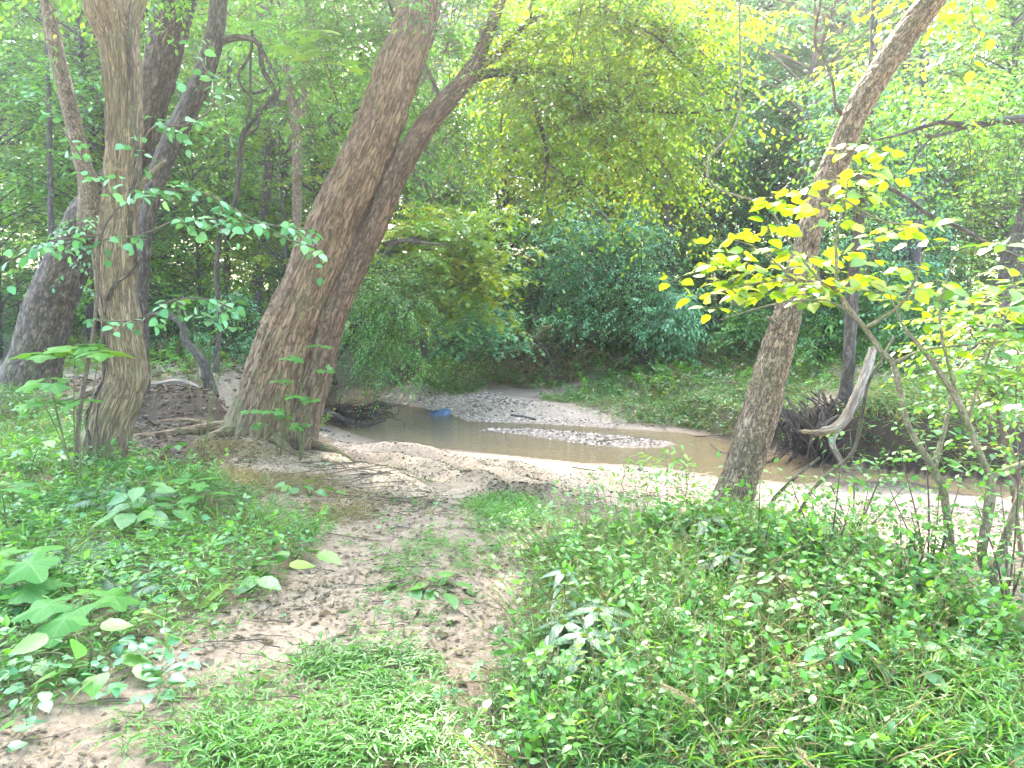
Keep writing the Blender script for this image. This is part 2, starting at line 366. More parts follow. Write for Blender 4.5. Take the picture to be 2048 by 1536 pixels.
G1 = [(0, (.045, .17, .04)), (.35, (.085, .28, .045)), (.7, (.15, .38, .04)), (1, (.27, .45, .035))]
G_BLUE = [(0, (.055, .19, .085)), (.4, (.11, .33, .135)), (.75, (.17, .42, .16)), (1, (.25, .48, .10))]
G_SUNLIT = [(0, (.07, .20, .02)), (.4, (.15, .30, .02)), (.75, (.26, .37, .02)), (1, (.38, .39, .02))]  # yellow stands in for sun shining through the leaves, put into their colour
G_GRASS = [(0, (.045, .16, .02)), (.4, (.09, .28, .025)), (.8, (.15, .36, .035)), (.95, (.28, .40, .07)), (1, (.40, .36, .15))]
M = {
 'leaf': leaf_mat('green_leaf', G1), 'leaf_blue': leaf_mat('bluish_leaf', G_BLUE, .35, (1.1, 1.15, .6), .09),
 'leaf_yel': leaf_mat('sunlit_yellow_leaf', G_SUNLIT, .55, (1.15, 1.2, .3), .05),
 'leaf_big': leaf_mat('broad_soft_leaf', [(0, (.055, .18, .05)), (.5, (.09, .25, .06)), (.8, (.14, .31, .045)), (1, (.24, .36, .04))], .4, gloss=.05),
 'leaf_dark': leaf_mat('dark_leaf', [(0, (.008, .03, .014)), (.5, (.018, .06, .022)), (1, (.04, .10, .03))], .35, gloss=.08),
 'leaf_red': leaf_mat('bronze_leaf', [(0, (.08, .14, .05)), (.4, (.17, .20, .06)), (.7, (.25, .17, .08)), (1, (.33, .27, .08))], .4, (1.2, 1., .5)),
 'grass': leaf_mat('grass_blade', G_GRASS, .45, (1.2, 1.2, .45), .04),
 'bank_grass': leaf_mat('bank_grass', [(0, (.04, .12, .04)), (.4, (.08, .21, .06)), (.75, (.15, .27, .06)), (.9, (.26, .24, .10)), (1, (.34, .28, .17))], .4, gloss=.03),
 'straw': leaf_mat('straw', [(0, (.20, .14, .07)), (.6, (.36, .28, .15)), (1, (.5, .42, .26))], .3, (1, 1, .8), .02),
 'litter': leaf_mat('dry_leaf', [(0, (.025, .016, .01)), (.45, (.065, .038, .023)), (.78, (.13, .08, .045)), (.95, (.22, .15, .09)), (1, (.30, .17, .03))], .15, (1, .9, .7), .03),
 'debris': leaf_mat('dark_debris', [(0, (.02, .014, .01)), (.7, (.07, .045, .03)), (1, (.18, .12, .08))], .1, (1, .9, .7), .03),
 'fern': leaf_mat('fern_frond', [(0, (.02, .07, .03)), (.6, (.05, .14, .06)), (1, (.09, .20, .08))], .3, gloss=.06),
 'iron': leaf_mat('long_leaf', [(0, (.035, .10, .055)), (.6, (.06, .16, .08)), (1, (.09, .2, .09))], .3, gloss=.08),
 'pale': leaf_mat('bleached_leaf', [(0, (.30, .38, .16)), (1, (.55, .58, .38))], .4, (1.1, 1.1, .8)),
 'bark_main': bark_mat('ridged_brown_bark', (.27, .17, .105), (.09, .05, .03), (.37, .255, .17), 11, .2, 1., .5),
 'bark_stem': bark_mat('dark_reddish_bark', (.17, .105, .07), (.05, .03, .02), (.27, .19, .14), 11, .25, 1., .15),
 'bark_a': bark_mat('fine_ridged_tan_bark', (.29, .215, .13), (.13, .09, .052), (.42, .33, .22), 17, .1, 1., .3),
 'bark_r': bark_mat('scaly_grey_brown_bark', (.28, .195, .13), (.07, .045, .03), (.44, .34, .24), 15, .4, 1., .2),
 'bark_dark': bark_mat('dark_bark', (.10, .08, .072), (.035, .028, .026), (.19, .165, .15), 10, .3, .6, .1),
 'bark_left': bark_mat('rough_grey_bark', (.12, .09, .07), (.035, .026, .02), (.24, .19, .15), 9, .4, 1., .45),
 'twig': bark_mat('twig_bark', (.16, .12, .085), (.07, .05, .04), (.27, .22, .16), 30, .3, .3),
 'twig_green': bark_mat('green_stem', (.16, .17, .06), (.08, .09, .03), (.26, .26, .11), 30, .2, .2),
 'stem_tan': bark_mat('smooth_tan_stem', (.27, .22, .14), (.13, .11, .07), (.40, .36, .26), 22, .3, .4, .3),
 'driftwood': bark_mat('bleached_wood', (.28, .22, .165), (.10, .075, .055), (.46, .40, .33), 14, .08, .5),
 'root': bark_mat('dark_roots', (.085, .062, .05), (.03, .022, .018), (.17, .13, .11), 16, .2, .5),
}
# ------------------------------------------------------------------ terrain
WZ = -.70
near_px = [(640, 838), (695, 862), (785, 891), (914, 899), (1027, 911), (1164, 925), (1300, 931), (1446, 953), (1629, 969), (1738, 978), (2048, 997), (2400, 1015)]
far_px = [(2400, 985), (2048, 971), (1848, 952), (1756, 940), (1665, 935), (1610, 916), (1537, 902), (1464, 887), (1373, 867), (1300, 862), (1164, 853), (1047, 847), (935, 843), (895, 826), (820, 812), (750, 801), (790, 775), (832, 755), (822, 740), (760, 748), (680, 772), (625, 800)]
WP = [tuple(atz(x, y, WZ)[:2]) for x, y in near_px] + [(14, 7.2), (45, 2.), (45, 4), (14, 8.6)] + [tuple(atz(x, y, WZ)[:2]) for x, y in far_px]
ISL = [tuple(atz(x, y, WZ)[:2]) for x, y in [(930, 861), (990, 856), (1060, 857), (1160, 864), (1250, 872), (1330, 880), (1375, 890), (1330, 899), (1260, 899), (1190, 895), (1120, 884), (1060, 876), (1000, 868)]]
CT = [(0, 2, 0), (-2, 3, .04), (2, 3, 0), (0, -4, 0), (-6, -4, .1), (6, -4, 0), (-3, 5.5, .1), (-4.6, 6.5, .14), (-8, 6, .3), (-1.2, 5.2, 0.02), (0, 4.6, 0), (-3.2, 8.2, .06), (-2.2, 8.6, -.14),
      (-1.4, 7.4, -.1), (-2.0, 9.25, -.42), (-1.6, 8.7, -.36), (-2.4, 10.3, -.48), (-2.2, 11.4, -.62), (-.7, 8.2, -.36), (.1, 6.4, -.12), (-.4, 7.2, -.22), (.5, 7.4, -.4), (1, 5.1, 0), (2, 4.9, 0), (1.5, 4.3, .03), (3, 4.1, 0), (4.2, 3.7, 0), (7, 3.2, .1), (12, 1, .2), (.6, 5.4, -.03),
      (1.2, 6.7, -.45), (2.2, 6.3, -.48), (3.2, 5.7, -.46), (5, 5.2, -.45), (7.5, 5, -.45), (11, 4, -.4), (1.2, 8.6, -.56), (3.5, 7.6, -.58), (6, 6.8, -.6), (-.3, 9.8, -.5), (.8, 9.6, -.58),
      (-4.6, 8.6, .12), (-4.6, 9.9, .42), (-6.5, 10, .42), (-9, 10, .45), (-3.4, 11, -.36), (-2.7, 12.4, -.64), (-3., 10.1, -.3), (-6, 14, .4), (-4, 16, .2), (-10, 20, .6), (-5, 24, .3), (-20, 12, .7), (-30, 30, 1.2),
      (-.6, 23, -.5), (.4, 20, -.46), (0, 18, -.52), (1, 16.5, -.52), (2.3, 14.6, -.5), (1.2, 21, -.2), (2.6, 17.5, -.3), (3.4, 19.5, .15), (4.2, 15.8, -.1), (6, 17.5, .45), (7.2, 14.5, .3), (5, 13.6, -.1), (4.4, 12.9, -.3), (5.6, 12.2, .1),
      (6.6, 11.6, .22), (8.4, 11, .2), (12, 10.4, .25), (10, 15, .5), (16, 16, .8), (30, 12, 1), (0, 30, .5), (10, 30, 1), (-12, 40, 1.2), (12, 50, 2), (40, 50, 3), (-40, 60, 3), (0, 70, 3), (40, -20, .5), (-40, -20, .6)]
CT = np.array(CT, float)
GUL = [[atz(x, y, -.35)[:2] for x, y in g] for g in ([(745, 893), (830, 905), (930, 930), (1010, 962), (1075, 1003)], [(1000, 925), (1050, 938), (1090, 955)], [(640, 880), (760, 930), (880, 985), (960, 1040)])]
TRK = [[atz(x, y, 0)[:2] for x, y in g] for g in ([(560, 1420), (600, 1250), (700, 1120), (800, 1020)], [(930, 1536), (960, 1330), (990, 1180), (1010, 1080)])]
def Hf(x, y, masks=False):
    x = np.asarray(x, float); y = np.asarray(y, float)
    num = 0; den = 0
    for cx, cy_, cz in CT:
        d2 = (x - cx) ** 2 + (y - cy_) ** 2; w_ = 1 / (d2 + .12) ** 2.2; num = num + w_ * cz; den = den + w_
    zc = num / den
    ins = inside(x, y, WP); d = segdist(x, y, WP, True)
    farR = (x > 3.0) & (y > 8.6); side = sstep(3.2, 3.9, x) * farR
    wd = 1.3 - 1.0 * side
    wd = np.where((x < -1.6) & (y < 13), .7, wd)
    dn = d + .12 * fbm(np.stack([x * 1.2, y * 1.2, x * 0], 1), 2) * sstep(0, .3, d)
    k = sstep(0, 1, np.clip(dn / wd, 0, 1)) * .75 + .25 * np.clip(dn / wd, 0, 1)
    zo = WZ + .004 + (zc - WZ) * k
    p = np.stack([x, y, np.zeros_like(x)], 1)
    n1 = fbm(p * .9, 3); n2 = fbm(p * 4.5 + 7, 3); n3 = fbm(p * 17, 2)
    zo = zo + np.clip(d * .5, 0, 1) * (.05 * n1 + .022 * n2 + .008 * n3)
    isd = segdist(x, y, ISL, True); isi = inside(x, y, ISL)
    isl = np.where(isi, sstep(-.03, .14, isd), 0)
    zi = WZ - np.minimum(.2, d * .22) - .01
    zi = zi * (1 - isl) + isl * (WZ + .018 + .022 * n2 + .015 * n3)
    z = np.where(ins, zi, zo)
    gd = np.minimum(segdist(x, y, GUL[0]), segdist(x, y, GUL[1]) + .04)
    z = z - .17 * np.exp(-(gd / .16) ** 2) * ~ins + .09 * np.exp(-((gd - .38) / .18) ** 2) * ~ins
    g2 = segdist(x, y, GUL[2]); z = z - .03 * np.exp(-(g2 / .2) ** 2)
    td = np.minimum(segdist(x, y, TRK[0]), segdist(x, y, TRK[1])); z = z - .045 * np.exp(-(td / .3) ** 2)
    if masks: return z, ins, d, gd, g2, td, isl, side
    return z
def H1(x, y): return float(Hf(np.array([x]), np.array([y]))[0])

def bm(pp, z=0.): return [tuple(atz(a, b, z)[:2]) for a, b in pp]
Z_G1 = [(180, 1560), (360, 1420), (560, 1345), (740, 1300), (900, 1325), (965, 1400), (920, 1560)]
Z_G1b = [(700, 1330), (700, 1250), (800, 1110), (890, 1045), (1010, 1010), (1060, 1050), (990, 1130), (920, 1250), (890, 1330)]
Z_G2 = [(1000, 1560), (980, 1430), (1060, 1290), (1110, 1150), (1080, 1085), (1130, 1085), (1230, 1070), (1500, 1070), (1700, 1150), (1860, 1240), (2100, 1300), (2300, 1560)]
Z_G3 = [(-200, 840), (100, 850), (200, 900), (340, 950), (500, 1000), (640, 1100), (570, 1190), (430, 1240), (290, 1300), (200, 1380), (60, 1440), (-200, 1500)]
Z_PATH = [(-100, 1600), (0, 1470), (280, 1290), (560, 1180), (640, 1100), (480, 1000), (420, 900), (620, 870), (800, 900), (1100, 1040), (1090, 1110), (1040, 1260), (960, 1420), (1000, 1600)]

def warp(n, lo, hi, c, k):
    a = np.arcsinh((lo - c) / k); b = np.arcsinh((hi - c) / k); return c + k * np.sinh(np.linspace(a, b, n))
gx = warp(560, -70, 70, .3, 5.5); gy = warp(620, -25, 110, 5.5, 5.0)
X, Y = np.meshgrid(gx, gy); xf, yf = X.ravel(), Y.ravel()
Zt, ins, dW, gd, g2, td, isl, sideR = Hf(xf, yf, True)
nx, ny = len(gx), len(gy)
p3 = np.stack([xf, yf, xf * 0], 1); nn = fbm(p3 * 1.3, 3); nf = fbm(p3 * 6, 2)
# ground masks: sand (0 soil .. 1 pale sand), wet, dark (gullies, left mound, steep right bank near water)
nearside = (yf < 8.6 + 0.0 * xf) | ((xf < 0) & (yf < 11))
sandA = sstep(-.05, -.3, Zt + .08 * nn) * ((yf < 13.5) & (xf > -2.6))
barpoly = bm([(740, 800), (800, 770), (840, 752), (960, 800), (1060, 812), (1180, 835), (1320, 862), (1300, 875), (900, 860)], WZ)
bar = inside(xf, yf, barpoly) | (ins)
path = inside(xf, yf, bm(Z_PATH)).astype(float)
sand = np.clip(np.maximum(sandA, bar * 1.0) * (1 - .0 * nn), 0, 1)
sand = np.maximum(sand, path * np.clip(.52 + .35 * nn + .5 * sstep(6.0, 7.5, yf), 0, 1))
sand = sand * (1 - sideR * (~ins))
farb = (~ins) & (yf > 11) & ~bar
sand = np.where(farb, np.clip(.42 + .6 * nn, 0, .7) * sstep(26, 16, yf), sand)
dark = np.exp(-(gd / .11) ** 2) * (.6 + .6 * nf) + .5 * np.exp(-(g2 / .1) ** 2) * (nf > 0)
lb = inside(xf, yf, bm([(200, 800), (450, 780), (480, 860), (420, 890), (280, 900), (180, 880)], .2)); dark = dark + lb * .9
dark = np.clip(dark + sideR * (~ins) * sstep(1.0, .2, dW), 0, 1)
wet = np.where(ins, 1, sstep(.28 + .1 * nn, .02, dW)) * (1 - .6 * isl)
mb = MB()
i = np.arange(ny - 1)[:, None] * nx; j = np.arange(nx - 1)[None]
mb.add(np.stack([xf, yf, Zt], 1), [np.stack([i + j, i + j + 1, i + nx + j + 1, i + nx + j], -1).reshape(-1, 4)])
gm = bpy.data.materials.new('ground_soil_and_sand'); t = nodes(gm)
geo = nd(t, 'ShaderNodeNewGeometry').outputs['Position']
nA = noise_(t, geo, 3.0, 5, .65); nB = noise_(t, geo, 22, 5, .7); nC = noise_(t, geo, 130, 4, .75); nD = noise_(t, geo, 9, 4, .7, 1.)
soil = ramp(t, nB, [(.3, (.085, .058, .036)), (.5, (.19, .135, .085)), (.7, (.31, .23, .15))])
sandc = ramp(t, nB, [(.25, (.28, .195, .135)), (.5, (.43, .32, .235)), (.75, (.56, .45, .345))])
c = mixc(t, attr(t, 'sand'), soil, sandc)
fleck = ramp(t, math_(t, 'ADD', math_(t, 'MULTIPLY', nC, .6), math_(t, 'MULTIPLY', nD, .4)), [(.40, (1, 1, 1)), (.46, (0, 0, 0))])
c = mixc(t, math_(t, 'MULTIPLY', fleck, .6), c, (.12, .08, .052))
fl2 = ramp(t, noise_(t, geo, 48, 3, .6, 1.5), [(.60, (0, 0, 0)), (.66, (1, 1, 1))])
c = mixc(t, math_(t, 'MULTIPLY', fl2, .5), c, (.12, .08, .06))
c = mixc(t, attr(t, 'dark'), c, ramp(t, nC, [(.3, (.025, .018, .014)), (.6, (.07, .046, .034)), (.8, (.14, .09, .065))]))
c = mixc(t, math_(t, 'MULTIPLY', attr(t, 'wet'), .65), c, mixc(t, 1., c, (.62, .54, .45), 'MULTIPLY'))
b = nd(t, 'ShaderNodeBsdfPrincipled'); b.inputs['Roughness'].default_value = .95; t.links.new(c, b.inputs['Base Color'])
bp = nd(t, 'ShaderNodeBump'); bp.inputs['Strength'].default_value = .8; bp.inputs['Distance'].default_value = .02
t.links.new(math_(t, 'ADD', nB, math_(t, 'MULTIPLY', nC, .6)), bp.inputs['Height']); t.links.new(bp.outputs[0], b.inputs['Normal'])
t.links.new(b.outputs[0], nd(t, 'ShaderNodeOutputMaterial').inputs[0])
tag(mb.build('ground', gm, extra={'sand': sand, 'dark': dark, 'wet': wet}), 'sandy and earthy creek bank ground with worn path', 'ground', kind='structure')
# water
wm = bpy.data.materials.new('creek_water'); t = nodes(wm)
geo = nd(t, 'ShaderNodeNewGeometry').outputs['Position']
mp = nd(t, 'ShaderNodeMapping'); mp.inputs['Scale'].default_value = (1, 1.8, 1); t.links.new(geo, mp.inputs[0])
h = math_(t, 'ADD', noise_(t, mp.outputs[0], 5.5, 3, .55, .8), math_(t, 'MULTIPLY', noise_(t, mp.outputs[0], 26, 2, .5), .25))
bp = nd(t, 'ShaderNodeBump'); bp.inputs['Strength'].default_value = .5; bp.inputs['Distance'].default_value = .03; t.links.new(h, bp.inputs['Height'])
tr = nd(t, 'ShaderNodeBsdfTransparent'); tr.inputs[0].default_value = (.80, .70, .52, 1)
gl = nd(t, 'ShaderNodeBsdfGlossy'); gl.inputs['Roughness'].default_value = .04; t.links.new(bp.outputs[0], gl.inputs['Normal'])
df = nd(t, 'ShaderNodeBsdfDiffuse'); df.inputs[0].default_value = (.38, .30, .18, 1)
fr = nd(t, 'ShaderNodeFresnel'); fr.inputs[0].default_value = 1.33; t.links.new(bp.outputs[0], fr.inputs['Normal'])
m1 = nd(t, 'ShaderNodeMixShader'); m1.inputs[0].default_value = .42; t.links.new(tr.outputs[0], m1.inputs[1]); t.links.new(df.outputs[0], m1.inputs[2])
m2 = nd(t, 'ShaderNodeMixShader'); t.links.new(fr.outputs[0], m2.inputs[0]); t.links.new(m1.outputs[0], m2.inputs[1]); t.links.new(gl.outputs[0], m2.inputs[2])
t.links.new(m2.outputs[0], nd(t, 'ShaderNodeOutputMaterial').inputs[0])
mb = MB(); wxs = np.linspace(-6, 45, 40); wys = np.linspace(1, 27, 30); WX, WY = np.meshgrid(wxs, wys)
i = np.arange(29)[:, None] * 40; j = np.arange(39)[None]
mb.add(np.stack([WX.ravel(), WY.ravel(), np.full(WX.size, WZ)], 1), [np.stack([i + j, i + j + 1, i + 40 + j + 1, i + 40 + j], -1).reshape(-1, 4)])
tag(mb.build('water', wm), 'shallow brown creek water', 'water', kind='structure')

# ------------------------------------------------------------------ hero trees
def px_path(pts, D):
    """(px, py, r_px[, dD]) list -> world points, radii"""
    P = []; R = []
    for q in pts:
        dd = D + (q[3] if len(q) > 3 else 0); P.append(at(q[0], q[1], dd)); R.append(q[2] * dd / F)
    return np.array(P), np.array(R)
def branch_leaves(rng, mbl, mbw, P, spacing, L, k, droop, kind, size, frac0=.15, **kw):
    Q, _ = smooth_poly(P, np.ones(len(P)), spacing); n = len(Q); s0 = int(n * frac0); Q = Q[s0:]; n = len(Q)
    T = nrm(np.gradient(Q, axis=0)) if n > 1 else np.array([[0, 0, 1.]])
    D = nrm(rng.normal(0, 1, (n, 3)) * np.array([1, 1, .45])) + T * .6
    twigs(mbl, mbw, rng, Q + rng.normal(0, .03, (n, 3)), D, L * (.6 + .7 * rng.random(n)), k, droop, kind, size, **kw)

rng = np.random.default_rng(11)
# --- main leaning tree
MD = 8.8
pm = [(522, 905, 100), (538, 850, 86), (574, 710, 74), (630, 565, 66), (680, 430, 60), (738, 300, 53), (790, 160, 49), (830, 50, 46), (862, -120, 43), (885, -320, 38), (905, -620, 30), (900, -1000, 18)]
P, R = px_path(pm, MD)
P[0][2] = H1(P[0][0], MD) - .25
root = thing('leaning_tree', (P[1][0], MD, H1(P[1][0], MD)), 'massive leaning tree with ridged brown bark and twin stems beside the creek', 'tree')
mb = MB(); R = R * .93; tube(mb, P, R, 190, .018, .030, 20, .16, flare=(.3, .2, 5, 1.)); mb.build('trunk', M['bark_main'], root)
ps = [(592, 905, 46, -.15), (602, 850, 42, -.12), (628, 770, 37, -.12), (656, 660, 33, -.1), (690, 570, 31, -.1), (725, 500, 29, -.08), (764, 420, 27, -.05), (795, 345, 27, -.03), (835, 275, 25, -.03), (882, 213, 23, -.05), (928, 163, 20, -.08), (962, 100, 16, 0), (1000, 5, 13), (1035, -120, 12), (1060, -330, 9), (1120, -520, 6)]
P2, R2 = px_path(ps, MD)
mb = MB(); R2 = R2 * .9; tube(mb, P2, R2, 90, .022, .012, 22, .16, flare=(.3, .2, 4, 2.)); mb.build('stem', M['bark_stem'], root)
br = {
 'b1': [(935, 158, 11), (985, 146, 8), (1042, 147, 7.5), (1083, 143, 7), (1107, 150, 7), (1144, 184, 6), (1168, 212, 5.5), (1213, 284, 4.2), (1226, 301, 3.8), (1278, 328, 2.5), (1330, 365, 1.6)],
 'b2': [(1166, 210, 5), (1216, 226, 4), (1240, 220, 3.6), (1315, 222, 3.2), (1384, 226, 2.6), (1460, 218, 2)],
 'b3': [(1048, 147, 6), (1067, 191, 5), (1076, 236, 4.4), (1090, 284, 4), (1095, 325, 3.6), (1088, 359, 2.6), (1097, 420, 1.6)],
 'b4': [(1095, 325, 3), (1131, 352, 2.5), (1165, 369, 2), (1200, 400, 1.4)],
 'b5': [(905, 190, 12), (939, 150, 8), (990, 113, 6.5), (1028, 75, 6), (1062, 41, 5), (1127, 29, 4.5), (1178, 14, 4), (1206, 0, 3.6), (1260, -60, 3)],
 'b6': [(1178, 14, 3.6), (1233, 34, 3.5), (1260, 48, 3.2), (1281, 41, 3.2), (1350, 61, 3.6), (1380, 85, 3), (1410, 112, 2.6), (1450, 165, 2)],
 'b7': [(1262, 48, 3), (1315, 75, 2.6), (1350, 113, 2.4), (1400, 164, 2.2), (1440, 235, 1.6)],
 'b8': [(1216, 226, 3), (1262, 280, 2.2), (1320, 320, 1.8), (1360, 390, 1.4)],
 'b9': [(1062, 41, 3), (1065, 0, 2.8), (1110, -120, 2.4)],
 'b10': [(766, 489, 4.4), (790, 483, 4), (820, 481, 3.5), (860, 487, 3), (903, 491, 2.2)],
 'b11': [(880, 195, 4, .1), (855, 140, 3.6), (800, 60, 3.2), (770, -20, 2.8)],
 'b12': [(1035, 150, 3), (1018, 190, 2.4), (1003, 240, 2), (1008, 320, 1.5), (1030, 360, 1)],
 'b13': [(1150, 190, 3), (1190, 250, 2.3), (1222, 320, 2), (1260, 400, 1.4)],
}
deps = dict(b1=0, b2=-.25, b3=-.5, b4=-.6, b5=.1, b6=.3, b7=.1, b8=-.35, b9=0, b10=-.1, b11=0, b12=.4, b13=.5)
mbl = MB(); mbw = MB()
for k_, pts in br.items():
    n = len(pts); g = [(q[0], q[1], q[2], deps[k_] * min(1, i_ / 3) + .05 * math.sin(i_ * 1.7)) for i_, q in enumerate(pts)]
    if k_ in ('b2', 'b4', 'b8'): g = [(q[0], q[1], q[2], deps[{'b2': 'b1', 'b4': 'b3', 'b8': 'b2'}[k_]] + (deps[k_]) * i_ / n) for i_, q in enumerate(pts)]
    Pb, Rb = px_path(g, MD); mb = MB(); Pq, _ = tube(mb, Pb, Rb * 1.05, 12, .05, .002, 30, .4); mb.build('branch', M['bark_dark'], root)
    if k_ not in ('b10', 'b11'):
        for rep in range(2):
            branch_leaves(rng, mbl, mbw, Pb + rng.normal(0, .05, Pb.shape), .07, .75, 13, .28, 'oval', .062, .12, wr=.003, wide=1.15, spread=1.)
# wide crown: sub-branches fan out over the creek, leaves in flat drooping sprays
def fan(rng, mbl, mbw, C0, n_sub, L, box, kind, size, k=13, droop=.3, tl=.7, nt=14, **kw):
    """secondary boughs from C0 outward inside box=(pxlo,pxhi,pylo,pyhi,Dlo,Dhi), each with nt leafy twigs"""
    ends = np.array([at(rng.uniform(box[0], box[1]), rng.uniform(box[2], box[3]), rng.uniform(box[4], box[5])) for _ in range(n_sub)])
    st = C0[rng.integers(0, len(C0), n_sub)]
    st = ends + nrm(st - ends) * np.minimum(np.linalg.norm(st - ends, axis=1), L)[:, None]
    t_ = np.linspace(0, 1, 7)[None, :, None]
    Pb = st[:, None] * (1 - t_) + ends[:, None] * t_; Pb[..., 2] += .12 * L * np.sin(t_[..., 0] * PI) - .0
    Pb += rng.normal(0, .04, Pb.shape)
    thin(mbw, Pb, .007, .002)
    u = rng.random((n_sub, nt)); ii = np.arange(n_sub)[:, None]
    s = u * 5.999; a = s.astype(int); f = (s - a)[..., None]
    O = (Pb[ii, a] * (1 - f) + Pb[ii, a + 1] * f).reshape(-1, 3); T = nrm(Pb[ii, a + 1] - Pb[ii, a]).reshape(-1, 3)
    S = nrm(np.cross(T, np.array([0, 0, 1.])) + 1e-6); sg = np.where(rng.random(len(O)) < .5, -1, 1)[:, None]
    D = T * .6 + S * sg + rng.normal(0, .2, O.shape)
    rb = np.repeat(rng.random(n_sub), nt)
    twigs(mbl, mbw, rng, O, D, tl * (.5 + .7 * rng.random(len(O))), k, droop, kind, size, rbase=rb, **kw)
c0 = np.array([at(1050, 147, MD), at(1150, 190, MD), at(1250, 220, MD), at(1090, 280, MD - .4), at(1200, 10, MD), at(1350, 60, MD)])
fan(rng, mbl, mbw, c0, 120, 1.6, (950, 1500, -40, 400, 7.6, 11.5), 'oval', .055, wide=1.15, tilt=.2, k=14)
fan(rng, mbl, mbw, c0, 26, 1.6, (1000, 1560, -260, 60, 7.0, 12), 'oval', .065, wide=1.15)
crown2(mbl, M['leaf_yel'], mbw, M['twig'], root)
mbl = MB(); mbw = MB()
c1 = np.array([at(860, 250, MD + .4), at(800, 60, MD), at(720, 300, MD + .8), at(900, 100, MD)])
fan(rng, mbl, mbw, c1, 26, 1.7, (440, 800, -60, 260, 9.2, 11.5), 'oval', .07)
fan(rng, mbl, mbw, c1, 22, 1.7, (820, 1010, 200, 430, 9.6, 11.5), 'oval', .06)
fan(rng, mbl, mbw, c1, 26, 2.2, (350, 1500, -900, -150, 7, 12), 'oval', .09, k=9)
fan(rng, mbl, mbw, c1, 46, 2.2, (480, 980, -560, -70, 8.5, 11.5), 'oval', .09, k=10)  # unseen boughs above the frame, added to keep sun patches off the foreground
crown2(mbl, M['leaf'], mbw, M['twig'], root)
mb = MB()
for a, L_ in ((2.7, 1.2), (3.4, 1.5), (3.9, .9), (-.4, 1.0), (5.2, .7)):
    p0 = P[1] + np.array([math.cos(a) * .35, math.sin(a) * .35, 0]); pts = []
    for s_ in np.linspace(0, 1, 7):
        x = p0[0] + math.cos(a + .5 * s_) * L_ * s_; y = p0[1] + math.sin(a + .4 * s_) * L_ * s_
        pts.append((x, y, H1(x, y) + .10 * (1 - s_) ** 2 - .02 * s_))
    tube(mb, np.array(pts), np.linspace(.09, .015, 7), 14, .05, .006, 20, .3)
mb.build('roots', M['bark_main'], root)

# --- tree A, near left
AD = 6.8
pa = [(203, 985, 66), (203, 930, 54), (214, 877, 45), (226, 828, 45), (241, 792, 45), (253, 757, 41), (252, 723, 38), (244, 655, 38), (234, 587, 38), (232, 518, 40), (238, 444, 36), (243, 380, 35), (247, 308, 34), (248, 205, 36), (240, 100, 39), (224, 20, 50), (206, -60, 46), (180, -200, 38), (150, -420, 30), (140, -800, 18)]
P, R = px_path(pa, AD); P[0][2] = H1(P[0][0], AD) - .12
rA = thing('gnarled_tree', (P[1][0], AD, H1(P[1][0], AD)), 'tan trunk with fine ridged bark and a swollen bulge low down, nearest on the left', 'tree')
mb = MB(); PA, RA = tube(mb, P, R, 150, .014, .020, 26, .10, flare=(.18, .28, 5, .4)); mb.build('trunk', M['bark_a'], rA)
mb = MB(); Pf, Rf = px_path([(235, 60, 30), (262, 0, 26), (285, -90, 24), (330, -300, 18), (360, -600, 9)], AD); tube(mb, Pf, Rf, 60, .03, .006, 26, .14); mb.build('limb', M['bark_a'], rA)
mb = MB(); Pf, Rf = px_path([(273, 383, 6), (300, 350, 5, -.1), (330, 322, 3.6, -.2)], AD); tube(mb, Pf, Rf, 10, .04, .002, 30); mb.build('broken_twig', M['stem_tan'], rA)
mbl = MB(); mbw = MB(); c1 = np.array([at(200, -100, AD), at(330, -300, AD), at(150, -420, AD)])
fan(rng, mbl, mbw, c1, 36, 1.6, (-250, 640, -1100, -60, 5.2, 9), 'oval', .09, k=9)
fan(rng, mbl, mbw, c1, 8, 1.2, (20, 330, -60, 60, 7.2, 8.6), 'oval', .07)
crown2(mbl, M['leaf'], mbw, M['twig'], rA)
# vine climbing tree A
def on_trunk(px, py, PT, RT, D, lift):
    p = at(px, py, D); k = np.argmin(np.abs(PT[:, 2] - p[2])); dx = p[0] - PT[k][0]; r = RT[k] + lift
    p[1] = PT[k][1] - math.sqrt(max(r * r - dx * dx, 0)) ; return p
mb = MB()
for pts, rr in (([(273, -60), (274, 51), (277, 171), (279, 250), (281, 328), (274, 410), (272, 470), (276, 529), (253, 566), (237, 597), (228, 641), (223, 706), (222, 751), (196, 809), (191, 833), (204, 877), (211, 928), (211, 972)], .017),
                ([(203, 500), (214, 560), (228, 620), (236, 700), (222, 760), (219, 830), (224, 900), (222, 965)], .008)):
    Pv = []
    for q in pts:
        Pv.append(on_trunk(q[0], q[1], PA, RA, AD, .012))
    tube(mb, np.array(Pv), np.full(len(pts), rr), 12, .03, .003, 40, .3)
tag(mb.build('climbing_vine', M['bark_left']), 'dark ropy vine climbing the near left tan trunk', 'vine')

